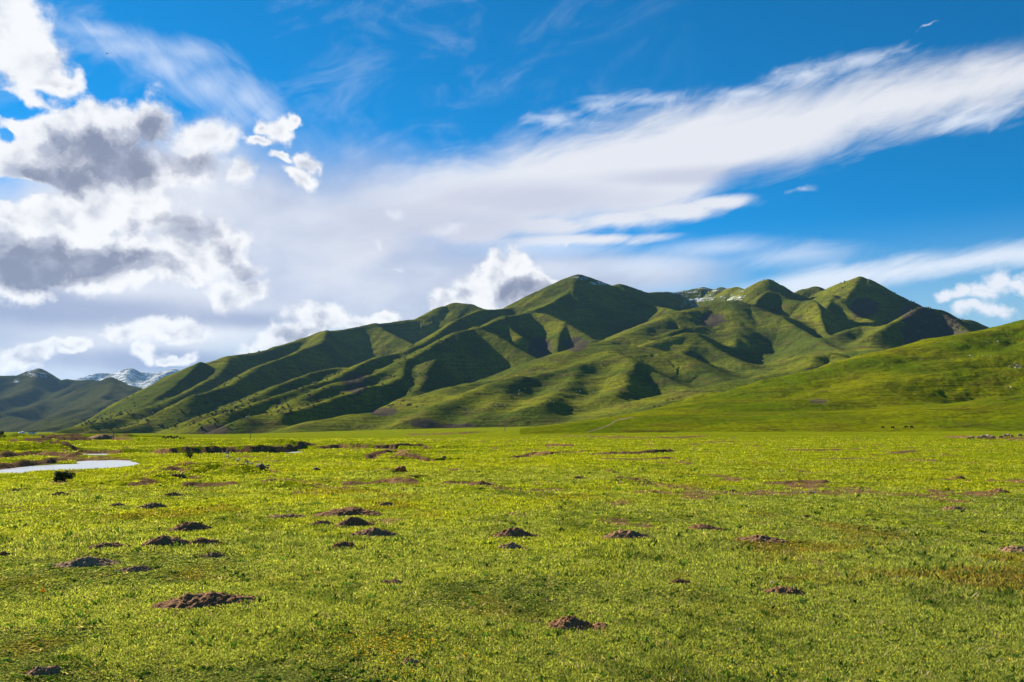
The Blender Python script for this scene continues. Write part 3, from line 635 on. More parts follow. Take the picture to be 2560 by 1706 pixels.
M_ground = material('meadow ground', lambda: (lambda P: (lambda x, y, z:
    (lambda fin, mid, big, soil, R_:
      principled(mix(ss(soil + (fin - 0.5) * 0.9, 0.34, 0.52),
                     mix(ss(fin, 0.36, 0.66), mix(ss(big, 0.35, 0.65), (0.19, 0.23, 0.004), (0.29, 0.30, 0.004)), mix(ss(mid, 0.5, 0.7), (0.055, 0.085, 0.006), (0.10, 0.085, 0.02))),
                     mix(ss(fin, 0.3, 0.7), (0.25, 0.15, 0.070), (0.095, 0.05, 0.022))), 1.0, 0.0,
                 bump(fin + mid * 0.8, 0.9, 0.14)))
    (noise(vm('MULTIPLY', P, (1.0, 0.6, 1.0)), 3.2, 6, 0.68), noise(P, 0.7, 4, 0.6), noise(P, 0.09, 4, 0.55), attr('soil'), None))(*sep(P)))(position()))

azs = np.concatenate([np.linspace(-math.pi, -0.80, 40)[:-1], np.linspace(-0.80, 0.80, 1150), np.linspace(0.80, math.pi, 40)[1:-1]])
rs = np.concatenate([np.array([0.02, 0.6, 1.2, 2.0, 2.8, 3.4]), np.exp(np.linspace(math.log(4.0), math.log(420), 640)), np.exp(np.linspace(math.log(432), math.log(16000), 60))])
GX = np.sin(azs)[None, :] * rs[:, None]; GY = np.cos(azs)[None, :] * rs[:, None]
GZ, GS = plain(GX, GY, True)
ground = np_mesh('ground', np.stack([GX, GY, GZ], -1).reshape(-1, 3), grid_faces(len(rs), len(azs), True), M_ground, {'soil': ('FLOAT', GS.ravel())})
tag(ground, kind='structure')

# ---- stream: one level sheet, seen only where the bed lies below it
M_water = material('stream water', lambda: principled((0.75, 0.78, 0.80), 0.14, 1.0, bump(noise(vm('MULTIPLY', position(), (1.0, 2.5, 1.0)), 2.4, 4, 0.65), 0.8, 0.06)))  # whitish base colour paints the sun's glints onto the water
xs, ys = np.meshgrid(np.linspace(-90, 20, 60), np.linspace(34, 125, 60))
wm = np.stack([xs, ys, np.full(xs.shape, WATER_Z)], -1).reshape(-1, 3)
tag(np_mesh('stream_water', wm, grid_faces(60, 60), M_water), kind='structure')
#@@THINGS@@
# ------------------------------------------------------------------ finding the ground under a pixel
def hit(u, v, D0=4.0, D1=900.0):
    x, y, z = pix_dir(u, v); h = math.hypot(x, y)
    t = np.exp(np.linspace(math.log(D0), math.log(D1), 1500)); X = x / h * t; Y = y / h * t
    d = CAM_H + z / h * t - plain(X, Y)
    k = np.argmax(d < 0)
    if d[k] >= 0: k = int(np.argmin(np.abs(d)))
    return float(X[k]), float(Y[k]), float(plain(X[k:k + 1], Y[k:k + 1])[0]), float(t[k])
def on_range(G, u, v):
    X, Y, Z = G; c0 = np.abs(1280 + X[-1] / Y[-1] * FPX - u).argmin()
    pv = project(X[:, c0], Y[:, c0], Z[:, c0])[1]
    k = int(np.argmax(pv <= v))
    return float(X[k, c0]), float(Y[k, c0]), float(Z[k, c0]), float(math.hypot(X[k, c0], Y[k, c0]))

# ------------------------------------------------------------------ mounds of thrown-up soil
M_soil = material('fresh soil', lambda: (lambda P: (lambda f, m: principled(
    mix(ss(f, 0.3, 0.7), mix(attr('pale'), (0.33, 0.155, 0.066), (0.52, 0.32, 0.17)), mix(attr('pale'), (0.125, 0.056, 0.024), (0.23, 0.13, 0.07))), 0.95, 0.05,
    bump(f * 0.7 + m, 1.0, 0.025)))(noise(P, 55, 5, 0.7), voro(P, 28, 1.0)))(position()))
mounds_xy = []
def mound(u0, u1, vt, vb, label, pale=0.3, hole=0.0, seed=0, peak=0.0, dirty=True):
    uc = (u0 + u1) / 2; X, Y, Z, D = hit(uc, vb)
    W = (u1 - u0) / FPX * D; dep = W * 0.62
    ux, uy = X / D, Y / D
    Dc = D + dep * 0.42; cx, cy = ux * Dc, uy * Dc; cz = plain_z(cx, cy)
    H = CAM_H + pix_dir(uc, vt)[2] / math.hypot(*pix_dir(uc, vt)[:2]) * Dc - cz
    H = min(max(H * 0.84, 0.03), 0.30, 0.16 * W)
    n = 64
    a, b = np.meshgrid(np.linspace(-1.15, 1.15, n), np.linspace(-1.15, 1.15, n))
    lx = a * W / 2; ly = b * dep / 2
    wx = ux * ly + uy * lx; wy = uy * ly - ux * lx
    gx, gy = cx + wx, cy + wy
    q = np.sqrt(a ** 2 + b ** 2) * (1 + 0.28 * fbm(a * 1.3 + seed * 7.7, b * 1.3, 91, 3)) + 0.10 * fbm(gx * 6, gy * 6, 92, 2)
    prof = np.clip(1 - q ** 1.6, 0, 1) ** 0.9
    off = np.exp(-((a - peak) ** 2 + b ** 2) * 1.6)
    hgt = H * (0.62 * prof + 0.46 * prof * off) * (1 + 0.30 * fbm(gx * 7, gy * 7, 93, 3))
    hgt += 0.022 * fbm(gx * 22, gy * 22, 94, 3) * np.clip(prof * 3, 0, 1) + 0.010 * np.abs(fbm(gx * 60, gy * 60, 95, 2)) * np.clip(prof * 4, 0, 1)
    if hole: hgt -= hole * np.exp(-(((a - 0.34) / 0.26) ** 2 + ((b + 0.12) / 0.42) ** 2) * 1.3)
    gz = plain(gx, gy)
    z = gz + np.where(prof > 0.0, hgt, -0.05) - 0.006
    V = np.stack([wx, wy, z - cz], -1).reshape(-1, 3)
    F = grid_faces(n, n)
    keep = (prof.ravel()[F] > 0).any(1); F = F[keep]
    vs_, inv = np.unique(F, return_inverse=True)
    V = V[vs_]; F = inv.reshape(-1, 4)
    # loose clods around the foot
    base = np.array([(1, 0, 0), (0, 1, 0), (-1, 0, 0), (0, -1, 0), (0, 0, .8), (0, 0, -.5)], float)
    tri = [(0, 1, 4, 4), (1, 2, 4, 4), (2, 3, 4, 4), (3, 0, 4, 4), (1, 0, 5, 5), (2, 1, 5, 5), (3, 2, 5, 5), (0, 3, 5, 5)]
    nc = int(40 + W * 90); rg = np.random.default_rng(seed + 5)
    an = rg.uniform(0, 6.283, nc); rr = rg.uniform(0.3, 1.25, nc)
    px, py = rr * np.cos(an) * W / 2, rr * np.sin(an) * dep / 2
    vx = ux * py + uy * px; vy = uy * py - ux * px
    ia = np.clip(((rr * np.cos(an) + 1.15) / 2.3 * (n - 1)).astype(int), 0, n - 1); ib = np.clip(((rr * np.sin(an) + 1.15) / 2.3 * (n - 1)).astype(int), 0, n - 1)
    top_z = np.maximum(z[ib, ia], gz[ib, ia])
    sz = rg.uniform(0.006, 0.020, nc) * (0.7 + D * 0.01)
    cv = base[None] * (sz[:, None, None] * rg.uniform(0.6, 1.4, (nc, 1, 3))) + rg.normal(0, 1, (nc, 6, 3)) * sz[:, None, None] * 0.2 + np.stack([vx, vy, top_z - cz + sz * 0.3], -1)[:, None, :]
    cf = np.array(tri)[None] + (np.arange(nc) * 6)[:, None, None] + len(V)
    me = bpy.data.meshes.new('soil_mound')
    allv = np.concatenate([V, cv.reshape(-1, 3)])
    faces = [tuple(f) for f in F] + [tuple(f[:3]) for f in cf.reshape(-1, 4)]
    me.from_pydata([tuple(p) for p in allv], [], faces)
    me.polygons.foreach_set('use_smooth', [True] * len(F) + [False] * (len(faces) - len(F)))
    at_ = me.attributes.new('pale', 'FLOAT', 'POINT'); at_.data.foreach_set('value', np.full(len(allv), pale))
    me.materials.append(M_soil)
    o = bpy.data.objects.new('soil_mound', me); C.objects.link(o); o.location = (cx, cy, cz)
    tag(o, label, 'molehill', 'molehills of dark soil scattered over the meadow')
    mounds_xy.append((cx, cy, W / 2, dep / 2, ux, uy))
G = [
 (387, 640, 1479, 1523, 'widest dark soil molehill, long and low, in the left foreground', 0.15, 0, -.1),
 (420, 530, 1304, 1329, 'dark rounded molehill at the back of the left cluster of three', 0.15, 0, .1),
 (343, 472, 1331, 1369, 'broad dark molehill at the front left of the left cluster of three', 0.2, 0, .1),
 (468, 556, 1338, 1367, 'small dark molehill at the front right of the left cluster, touching its wider neighbour', 0.1, 0, -.1),
 (212, 325, 1356, 1376, 'thin peaked molehill left of the cluster of three, with long flat sides', 0.15, 0, -.1),
 (142, 281, 1391, 1418, 'pale greyish brown low dome of soil in the left foreground', 0.95, 0, .1),
 (500, 567, 1379, 1396, 'small brown molehill just in front of the left cluster', 0.5, 0, 0),
 (298, 382, 1413, 1431, 'faint grassy low molehill right of the pale dome', 0.7, 0, 0),
 (-30, 33, 1373, 1395, 'dark molehill cut off by the left edge of the picture', 0.05, 0, 0),
 (66, 156, 1655, 1691, 'flat brown patch of thrown-up soil in the bottom left corner', 0.75, 0, .3),
 (25, 52, 1220, 1230, 'tiny brown molehill at far left between bush and picture edge', 0.3, 0, 0),
 (131, 176, 1228, 1239, 'small dark molehill below the round dark bush', 0.1, 0, 0),
 (402, 455, 1230, 1241, 'small flat dark molehill in front of the stony swell', 0.15, 0, 0),
 (340, 424, 1256, 1272, 'brown molehill with a small dark clod at its left end', 0.4, 0, .1),
 (272, 313, 1254, 1267, 'thin brown molehill beside the brown one with the dark clod', 0.5, 0, .4),
 (668, 766, 1285, 1297, 'long flat scrap of soil left of the central pile', 0.5, 0, -.2),
 (776, 966, 1268, 1292, 'largest pile of the central cluster, dark and stretched out at its back', 0.12, 0, .05),
 (772, 838, 1299, 1313, 'small brown molehill at the left front of the central cluster', 0.45, 0, 0),
 (832, 938, 1294, 1318, 'dark molehill in the middle of the central cluster', 0.1, 0, -.1),
 (868, 990, 1318, 1344, 'brown ragged molehill at the lower right of the central cluster', 0.4, 0, .1),
 (822, 900, 1353, 1372, 'dark low molehill in front of the central cluster', 0.1, 0, -.1),
 (1225, 1346, 1319, 1345, 'peaked dark molehill in the middle of the meadow with a paler one in front', 0.18, 0, -.1),
 (1245, 1314, 1352, 1373, 'small pale brown molehill just in front of the peaked dark one', 0.9, 0, 0),
 (1507, 1644, 1324, 1351, 'wide brown molehill tapering to the right, centre right of the meadow', 0.45, 0, -.35),
 (951, 1016, 1451, 1462, 'low brown scrape of soil in the centre foreground', 0.5, 0, 0),
 (1356, 1520, 1534, 1580, 'black molehill with a burrow hole on its right side, centre foreground', 0.22, 0.16, .0),
 (1711, 1808, 1310, 1326, 'dark molehill with its peak at the left end, right of centre', 0.2, 0, -.3),
 (1832, 1962, 1337, 1358, 'flat-topped brown molehill right of centre', 0.4, 0, .1),
 (1672, 1735, 1450, 1463, 'small dark slab of soil in the right foreground', 0.1, 0, 0),
 (1901, 2012, 1464, 1490, 'dark brown molehill with a white stone behind it, right foreground', 0.25, 0, .0),
 (2495, 2590, 1360, 1383, 'pale brown molehill at the right edge of the picture', 0.8, 0, .1),
 (2349, 2418, 1265, 1276, 'flat reddish brown molehill at middle right', 0.55, 0, 0),
 (2476, 2524, 1221, 1232, 'small arched dark molehill far to the right', 0.2, 0, 0),
 (2001, 2031, 1281, 1294, 'tiny dark molehill standing alone right of centre', 0.1, 0, 0),
 (1168, 1230, 1195, 1214, 'dark slanting molehill on the far edge of the meadow centre', 0.2, 0, .3),
 (1430, 1464, 1184, 1197, 'small peaked molehill far out right of the slanting one', 0.4, 0, 0),
 (941, 986, 1246, 1265, 'thin ragged molehill behind the central cluster', 0.5, 0, .2),
 (1000, 1066, 1648, 1666, 'small pale scrape of soil near the bottom centre, below the yellow flowers', 0.95, 0, 0),
 (2378, 2414, 1187, 1198, 'small dark molehill far right under the flock of sheep', 0.1, 0, .3),
 (430, 466, 1181, 1195, 'black clod of earth on the grassy swell by the stream', 0.0, 0, 0),
]
for i, g in enumerate(G): mound(g[0], g[1], g[2], g[3], g[4], g[5], g[6], i + 1, g[7])

# ------------------------------------------------------------------ the sward: blades, clover leaves, flowers
def sward():
    n = 300000
    inv = RNG.uniform(1 / 260.0, 1 / 4.4, n); r = 1 / inv; az = RNG.uniform(-0.66, 0.66, n)
    X = np.sin(az) * r; Y = np.cos(az) * r
    Z, soil = plain(X, Y, True)
    ok = RNG.uniform(0, 1, n) > soil * 1.15
    ok &= Z > WATER_Z + 0.05
    for cx, cy, rx, ry, ux, uy in mounds_xy:
        dx, dy = X - cx, Y - cy; a = (uy * dx - ux * dy) / rx; b = (ux * dx + uy * dy) / ry
        q = a * a + b * b
        ok &= ~((q < 0.80) & (RNG.uniform(0, 1, n) > 0.02 + 0.25 * (q > 0.5)))
    X, Y, Z, r = X[ok], Y[ok], Z[ok], r[ok]; n = len(X)
    dry, clover, yellow = cover(X, Y)
    tall = sstep(fbm(X / 2.4, Y / 3.2, 88, 3), 0.12, 0.5)
    rnd = RNG.uniform(0, 1, n)
    lime = np.array([0.37, 0.39, 0.085]); grassy = np.array([0.155, 0.20, 0.045]); yel = np.array([0.36, 0.38, 0.010])
    cl = np.array([0.145, 0.175, 0.075]); dr = np.array([0.22, 0.11, 0.03]); olive = np.array([0.22, 0.24, 0.02])
    col = grassy[None] + (lime - grassy)[None] * RNG.uniform(0, 1, n)[:, None]
    col = col + (yel[None] - col) * (yellow * 0.75)[:, None]
    col = col + (yel[None] - col) * (sstep(r, 18, 60) * 0.7)[:, None]
    near = 1 - sstep(r, 12, 45)
    col = col + (cl[None] - col) * (clover * (0.2 + 0.3 * near))[:, None]
    col = col + (dr[None] - col) * (dry * RNG.uniform(0.2, 1.0, n) * (0.35 + 0.5 * near))[:, None]
    col = col * (1 + RNG.uniform(-0.42, 0.55, n) * (1 - 0.55 * sstep(r, 14, 60)))[:, None]
    # tussocks of darker, coarser grass
    tus = sstep(fbm(X / 0.28, Y / 0.42, 101, 3) + 0.6 * fbm(X / 1.1, Y / 1.5, 102, 2), 0.18, 0.5)
    col = col * (1 - 0.42 * tus)[:, None] + np.array([0.004, 0.02, 0.006]) * tus[:, None]
    dead = rnd > 0.965; col[dead] = np.array([0.42, 0.36, 0.20]) * RNG.uniform(0.5, 1.1, dead.sum())[:, None]
    B_ = 7
    ang = RNG.uniform(0, 6.283, (n, B_)); spread = (0.012 + 0.0042 * r)[:, None] * RNG.uniform(0.1, 1, (n, B_))
    h = (0.019 + 0.00070 * r + 0.018 * tall)[:, None] * RNG.uniform(0.45, 1.5, (n, B_)) * (1 - 0.45 * clover)[:, None]
    kind = RNG.uniform(0, 1, n); weed = (kind < 0.007) & (r < 45); straw = (kind > 0.9955) & (r < 40)
    h[weed] *= 1.7; h[straw] *= 1.9; col[weed] = np.array([0.05, 0.10, 0.02]) * RNG.uniform(0.6, 1.6, (weed.sum(), 1)); col[straw] = np.array([0.42, 0.35, 0.18]) * RNG.uniform(0.5, 1.2, (straw.sum(), 1))
    h = np.minimum(h, 0.17)
    w = (0.0032 + 0.00050 * r)[:, None] * RNG.uniform(0.5, 1.4, (n, B_)) * (1 + 1.1 * clover)[:, None]
    w[weed] *= 2.1; w[straw] *= 0.55
    lean = RNG.uniform(0.1, 1.1, (n, B_)) * (1 + 1.3 * clover)[:, None] * h
    la = RNG.uniform(0, 6.283, (n, B_)); fa = RNG.uniform(0, 3.1416, (n, B_))
    bx = X[:, None] + np.cos(ang) * spread; by = Y[:, None] + np.sin(ang) * spread; bz = np.repeat((Z - 0.008)[:, None], B_, 1)
    ox, oy = np.cos(fa) * w, np.sin(fa) * w
    tx = bx + np.cos(la) * lean; ty = by + np.sin(la) * lean; tz = bz + h
    mxx = bx + (tx - bx) * 0.55; myy = by + (ty - by) * 0.45; mz = bz + h * 0.62
    V = np.stack([np.stack([bx - ox * .7, by - oy * .7, bz], -1), np.stack([bx + ox * .7, by + oy * .7, bz], -1), np.stack([mxx + ox, myy + oy, mz], -1), np.stack([tx, ty, tz], -1)], 2)
    m = n * B_
    F = np.arange(m * 4, dtype=np.int32).reshape(m, 4)
    cc = np.repeat(col[:, None, :], B_, 1) * RNG.uniform(0.75, 1.25, (n, B_, 1))
    cc = np.repeat(cc[:, :, None, :], 4, 2); cc = np.concatenate([cc, np.ones(cc.shape[:-1] + (1,))], -1)
    def leaf():
        c = attr('tint', True)
        d = N.node('ShaderNodeBsdfDiffuse'); N.put(d.inputs[0], c)
        t = N.node('ShaderNodeBsdfTranslucent'); N.put(t.inputs[0], mix(1.0, c, (1.15, 1.1, 0.5), 'MULTIPLY'))
        mx = N.node('ShaderNodeMixShader'); mx.inputs[0].default_value = 0.5
        N.tree.links.new(d.outputs[0], mx.inputs[1]); N.tree.links.new(t.outputs[0], mx.inputs[2])
        return N(mx.outputs[0])
    o = np_mesh('grass', V.reshape(-1, 3), F, material('grass and clover leaves', leaf), {'tint': ('FLOAT_COLOR', np.clip(cc, 0, 1).reshape(-1, 4))}, smooth=False)
    tag(o, 'short bright green grass and clover covering the whole meadow', 'grass', kind='stuff')
sward()

gs = GS.copy()                                                        # soil spilled round the mounds
for cx, cy, rx, ry, ux, uy in mounds_xy:
    m = np.hypot(GX - cx, GY - cy) < rx * 3
    dx, dy = GX[m] - cx, GY[m] - cy; q = np.hypot((uy * dx - ux * dy) / rx, (ux * dx + uy * dy) / ry)
    gs[m] = np.maximum(gs[m], 0.75 * np.clip(1.9 - q * 1.15, 0, 1))
ground.data.attributes['soil'].data.foreach_set('value', gs.astype(np.float32).ravel())

def petals(name, pts, size, colr, label, hgt=0.05):
    vs_, fs = [], []
    for x, y in pts:
        z = plain_z(x, y) + hgt * random.uniform(0.6, 1.3); s = size * random.uniform(0.7, 1.3); k0 = len(vs_)
        vs_.append((x, y, z - s * 0.2)); t0 = random.uniform(0, 6)
        for k in range(10):
            rr = s * (1.0 if k % 2 == 0 else 0.45); a = t0 + k * math.pi / 5
            vs_.append((x + math.cos(a) * rr, y + math.sin(a) * rr, z + rr * 0.45))
        fs += [(k0, k0 + 1 + k, k0 + 1 + (k + 1) % 10) for k in range(10)]
    me = bpy.data.meshes.new(name); me.from_pydata(vs_, [], fs)
    me.materials.append(material(name, lambda: principled(colr, 0.7, 0.1)))
    o = bpy.data.objects.new(name, me); C.objects.link(o); return tag(o, label, 'flowers', kind='stuff')
pts = []
for _ in range(360):
    u = random.gauss(960, 110); v = random.gauss(1618, 34)
    if random.random() < 0.18: u, v = random.uniform(0, 2560), random.uniform(1540, 1700)
    if v > 1540 and v < 1800: pts.append(on_plane(u, v, 0.03))
petals('yellow_flowers', pts, 0.018, (0.90, 0.62, 0.01), 'tiny yellow flowers sprinkled in the grass at bottom centre')
def dandelion():
    x, y = on_plane(107, 1484, 0.05); z = plain_z(x, y)
    r_ = bpy.data.objects.new('dandelion', None); C.objects.link(r_); r_.location = (x, y, z)
    tag(r_, 'single larger orange yellow flower standing in the left foreground grass', 'flower')
    vs_, fs = [], []
    for ring, (rr, zz) in enumerate(((0.035, 0.085), (0.026, 0.098), (0.014, 0.106))):
        for k in range(14):
            a = k * 6.283 / 14 + ring * .2; k0 = len(vs_); ca, sa = math.cos(a), math.sin(a)
            vs_ += [(0, 0, zz - .02), (ca * rr * .6 - sa * .005, sa * rr * .6 + ca * .005, zz - .004), (ca * rr, sa * rr, zz), (ca * rr * .6 + sa * .005, sa * rr * .6 - ca * .005, zz - .004)]
            fs.append((k0, k0 + 1, k0 + 2, k0 + 3))
    me = bpy.data.meshes.new('petals'); me.from_pydata(vs_, [], fs); me.materials.append(material('petal orange', lambda: principled((0.8, 0.38, 0.01), 0.7)))
    p = bpy.data.objects.new('petals', me); C.objects.link(p); p.parent = r_
    vs_ = [(math.cos(k * 1.05) * .003, math.sin(k * 1.05) * .003, zz) for zz in (0, .075) for k in range(6)]
    me = bpy.data.meshes.new('stem'); me.from_pydata(vs_, [], [(k, (k + 1) % 6, 6 + (k + 1) % 6, 6 + k) for k in range(6)]); me.materials.append(material('stem green', lambda: principled((0.12, 0.2, 0.02), 0.8)))
    p = bpy.data.objects.new('stem', me); C.objects.link(p); p.parent = r_
dandelion()

# ------------------------------------------------------------------ fused bodies for animals
import bmesh
from mathutils import Matrix
def fused(parts, voxel, name, mats, pick=None, rough=0.0):
    """parts: ('e', centre, radii, tilt) ellipsoids and ('t', p, q, r0, r1) tapered limbs, remeshed into one skin"""
    bm = bmesh.new()
    for p in parts:
        if p[0] == 'e':
            m = Matrix.Translation(p[1]) @ Matrix.Rotation(p[3] if len(p) > 3 else 0, 4, 'Y') @ Matrix.Diagonal((*p[2], 1))
            bmesh.ops.create_icosphere(bm, subdivisions=3, radius=1, matrix=m)
        else:
            a, b = Vector(p[1]), Vector(p[2]); d = b - a
            m = Matrix.Translation((a + b) / 2) @ d.to_track_quat('Z', 'Y').to_matrix().to_4x4()
            bmesh.ops.create_cone(bm, cap_ends=True, segments=12, radius1=p[3], radius2=p[4], depth=d.length, matrix=m)
            bmesh.ops.create_icosphere(bm, subdivisions=2, radius=p[4], matrix=Matrix.Translation(b))
    me = bpy.data.meshes.new(name); bm.to_mesh(me); bm.free()
    o = bpy.data.objects.new(name, me); C.objects.link(o)
    md = o.modifiers.new('r', 'REMESH'); md.mode = 'VOXEL'; md.voxel_size = voxel; md.use_smooth_shade = True
    sm = o.modifiers.new('s', 'SMOOTH'); sm.iterations = 2
    dg = bpy.context.evaluated_depsgraph_get(); ne = bpy.data.meshes.new_from_object(o.evaluated_get(dg))
    C.objects.unlink(o); bpy.data.objects.remove(o)
    for m in mats: ne.materials.append(m)
    n = len(ne.vertices); co = np.zeros(n * 3, np.float32); ne.vertices.foreach_get('co', co); co = co.reshape(-1, 3)
    if rough:
        no = np.array([v.normal[:] for v in ne.vertices]); k = fbm(co[:, 0] * 14 + co[:, 2] * 9, co[:, 1] * 14 + co[:, 2] * 5, 3, 3)
        w = np.array([1.0 if (pick is None or pick(c) == 0) else 0.0 for c in co])
        co = co + no * (k * rough * w)[:, None]; ne.vertices.foreach_set('co', co.astype(np.float32).ravel())
    if pick:
        for f in ne.polygons: f.material_index = pick(f.center)
    ne.name = name
    return ne
M_wool = material('shaded cream wool', lambda: principled(mix(noise(position(), 9, 3), (0.40, 0.28, 0.18), (0.24, 0.15, 0.09)), 0.95, 0.05, bump(noise(position(), 40, 3), 0.8, 0.02)))  # browner than cream: shade of the backlit bodies is put into the colour
M_face = material('dark face', lambda: principled((0.05, 0.035, 0.028), 0.8, 0.2))
M_yak = material('black hide', lambda: principled(mix(noise(position(), 3, 3), (0.018, 0.014, 0.012), (0.045, 0.032, 0.025)), 0.85, 0.2))
M_marm = material('marmot fur', lambda: principled(mix(noise(position(), 30, 4), (0.42, 0.17, 0.045), (0.20, 0.075, 0.025)), 0.9, 0.1, bump(noise(position(), 120, 3), 0.8, 0.01)))
def sheep_parts(graze):
    hx, hz = (0.66, 0.30) if graze else (0.70, 0.80)
    P = [('e', (0, 0, .60), (.46, .25, .27)), ('e', (.26, 0, .63), (.24, .22, .25)), ('e', (-.28, 0, .62), (.23, .24, .25)),
         ('t', (.34, 0, .66), (hx - .08, 0, hz + .06), .15, .09), ('e', (hx, 0, hz), (.13, .065, .075), 0.9 if graze else 0.35),
         ('t', (hx - .07, .03, hz + .08), (hx - .09, .13, hz + .05), .025, .015), ('t', (hx - .07, -.03, hz + .08), (hx - .09, -.13, hz + .05), .025, .015),
         ('e', (-.50, 0, .58), (.05, .05, .12))]
    for x, sx in ((.27, .02), (-.30, -.03)):
        for y in (-.12, .12):
            P += [('t', (x, y, .50), (x + sx, y, .26), .075, .04), ('t', (x + sx, y, .27), (x + sx * .4, y, .0), .038, .030)]
    return P
def sheep_pick(gr):
    hx, hz = (0.66, 0.30) if gr else (0.70, 0.80)
    return lambda c: 1 if (c[2] < .30 and c[0] < .5) or (math.hypot(c[0] - hx, c[2] - hz) < .17 and c[0] > .5) else 0
sheep_mesh = [fused(sheep_parts(g), 0.028, 'sheep', [M_wool, M_face], sheep_pick(g), 0.03) for g in (True, False)]
M_wool2 = material('pale wool', lambda: principled(mix(noise(position(), 5, 3), (0.55, 0.50, 0.40), (0.40, 0.34, 0.26)), 0.95, 0.05))
pale_sheep = fused(sheep_parts(True), 0.05, 'pale_sheep', [M_wool2, M_wool2], None, 0.03)
def beast(me, name, x, y, z, sc_, rot, label, cat, group=None):
    o = bpy.data.objects.new(name, me); C.objects.link(o); o.location = (x, y, z); o.scale = (sc_,) * 3; o.rotation_euler = (0, 0, rot)
    return tag(o, label, cat, group)
FL = 'flock of sheep grazing at the far right of the meadow'
for u, v, s, k, rot, lab in (
    (2422, 1099.5, .62, 0, 3.0, 'leftmost sheep of the flock, a small lamb'), (2430, 1099.5, .95, 0, 2.2, 'second sheep from the left of the flock, rounded back turned to the lamb'),
    (2448, 1099.0, .85, 0, -0.6, 'third sheep from the left of the flock, head down to its right'), (2459.5, 1099.3, 1.1, 0, 2.6, 'large pale sheep left of the dark huddle in the flock'),
    (2467, 1100.0, .6, 1, 3.1, 'small lamb in front of the huddle in the middle of the flock'), (2470.5, 1098.5, 1.15, 1, 1.9, 'tallest dark sheep in the middle of the huddle, head up'),
    (2475, 1098.8, 1.0, 0, 0.3, 'dark sheep right behind the tallest one in the huddle'), (2481, 1099.5, 1.0, 0, -0.9, 'sheep with a bright rimmed back at the right end of the huddle'),
    (2501.5, 1097.6, .8, 0, 0.1, 'lone sheep between the huddle and the right hand group'), (2514, 1096.4, .85, 0, 2.9, 'first sheep of the right hand group of the flock'),
    (2520.5, 1094.6, .9, 1, 2.0, 'raised head sheep behind the right hand group'), (2530, 1095.8, .75, 0, 0.4, 'small sheep at the right end of the right hand group'),
    (2550.5, 1095.0, .9, 0, 0.0, 'last sheep at the right edge of the picture')):
    x, y, z, D = hit(u, v); beast(sheep_mesh[k], 'sheep', x, y, z - .01, s * D / 215, rot, lab, 'sheep', FL)
def dots(G, fn, pts, label, group, me, name, cat, sc_=1.0):
    for i, p in enumerate(pts):
        if len(p) == 3: p, label = p[:2], p[2]
        x, y, z, D = on_range(G, *fn(*p)); beast(me, name, x, y, z - 0.05, sc_ * (1 + 0.2 * math.sin(i * 2.3)), i * 1.7, label, cat, group)
dots(MAS, B, [(305, 828), (440, 820), (478, 808), (433, 850), (275, 918), (265, 935), (300, 930), (328, 928), (342, 925), (60, 970), (655, 888), (662, 898), (690, 910), (676, 800), (695, 802), (745, 800), (855, 825), (885, 828), (985, 825), (608, 795)],
     'tiny pale sheep dotted over the front slope of the green mountain', 'sheep on the mountain slope', pale_sheep, 'sheep', 'sheep', 1.9)
RS = 'one of the pale sheep bunched together at the right edge of the bright hillside'
dots(RHG, C4, [(2045, 800, 'left of the two pale sheep highest up on the right hillside'), (2135, 798, 'right of the two pale sheep highest up on the right hillside'),
     (1845, 930, 'leftmost pale sheep of the row of five halfway up the right hillside'), (1870, 930, 'second pale sheep from the left of the row of five on the right hillside'),
     (1900, 940, 'third, lowest pale sheep of the row of five on the right hillside'), (1995, 928, 'fourth pale sheep from the left of the row of five on the right hillside'),
     (2070, 935, 'rightmost pale sheep of the row of five on the right hillside'), (2230, 1028, RS), (2275, 1010, RS), (2300, 1020, RS), (2320, 1045, RS), (2340, 1030, RS), (2285, 1045, RS),
     (2190, 1210, 'left of the two pale sheep on the fold low on the right hillside'), (2235, 1228, 'right of the two pale sheep on the fold low on the right hillside')],
     RS, 'sheep on the right hillside', pale_sheep, 'sheep', 'sheep', 1.25)
yakp = [('e', (0, 0, 1.0), (.85, .36, .42)), ('e', (.5, 0, 1.18), (.38, .32, .38)), ('t', (.75, 0, 1.15), (1.2, 0, .55), .24, .14), ('e', (1.3, 0, .42), (.24, .12, .14), .8),
        ('t', (1.15, .1, .62), (1.12, .34, .78), .05, .02), ('t', (1.15, -.1, .62), (1.12, -.34, .78), .05, .02), ('t', (-.85, 0, 1.1), (-.95, 0, .45), .06, .09)]
for x in (.5, -.6):
    for y in (-.2, .2): yakp += [('t', (x, y, .85), (x, y, .42), .15, .09), ('t', (x, y, .44), (x + .02, y, 0), .085, .07)]
yak_mesh = fused(yakp, 0.05, 'yak', [M_yak])
for i, (u, v, lab) in enumerate(((1633.6, 1019.4, 'leftmost black yak in the gap between mountain foot and hillside'), (1648.6, 1019.6, 'middle black yak in the gap between mountain foot and hillside'), (1660, 1022, 'right hand black yak in the gap between mountain foot and hillside'),
                    (2203, 1073, 'leftmost dark yak at the foot of the right hillside'), (2227, 1073, 'second dark yak from the left at the foot of the right hillside'), (2262, 1071.5, 'third dark yak at the foot of the right hillside'), (2273.6, 1072, 'rightmost dark yak at the foot of the right hillside'))):
    x, y, z, D = on_range(RHG if i > 2 else MAS, u, v)
    beast(yak_mesh, 'yak', x, y, z - .05, 0.62 if i > 2 else 1.2, (0.2, 2.9, 0.5, 3.0, 0.1, 2.7, 0.3)[i], lab, 'yak', 'dark yaks grazing below the hills')
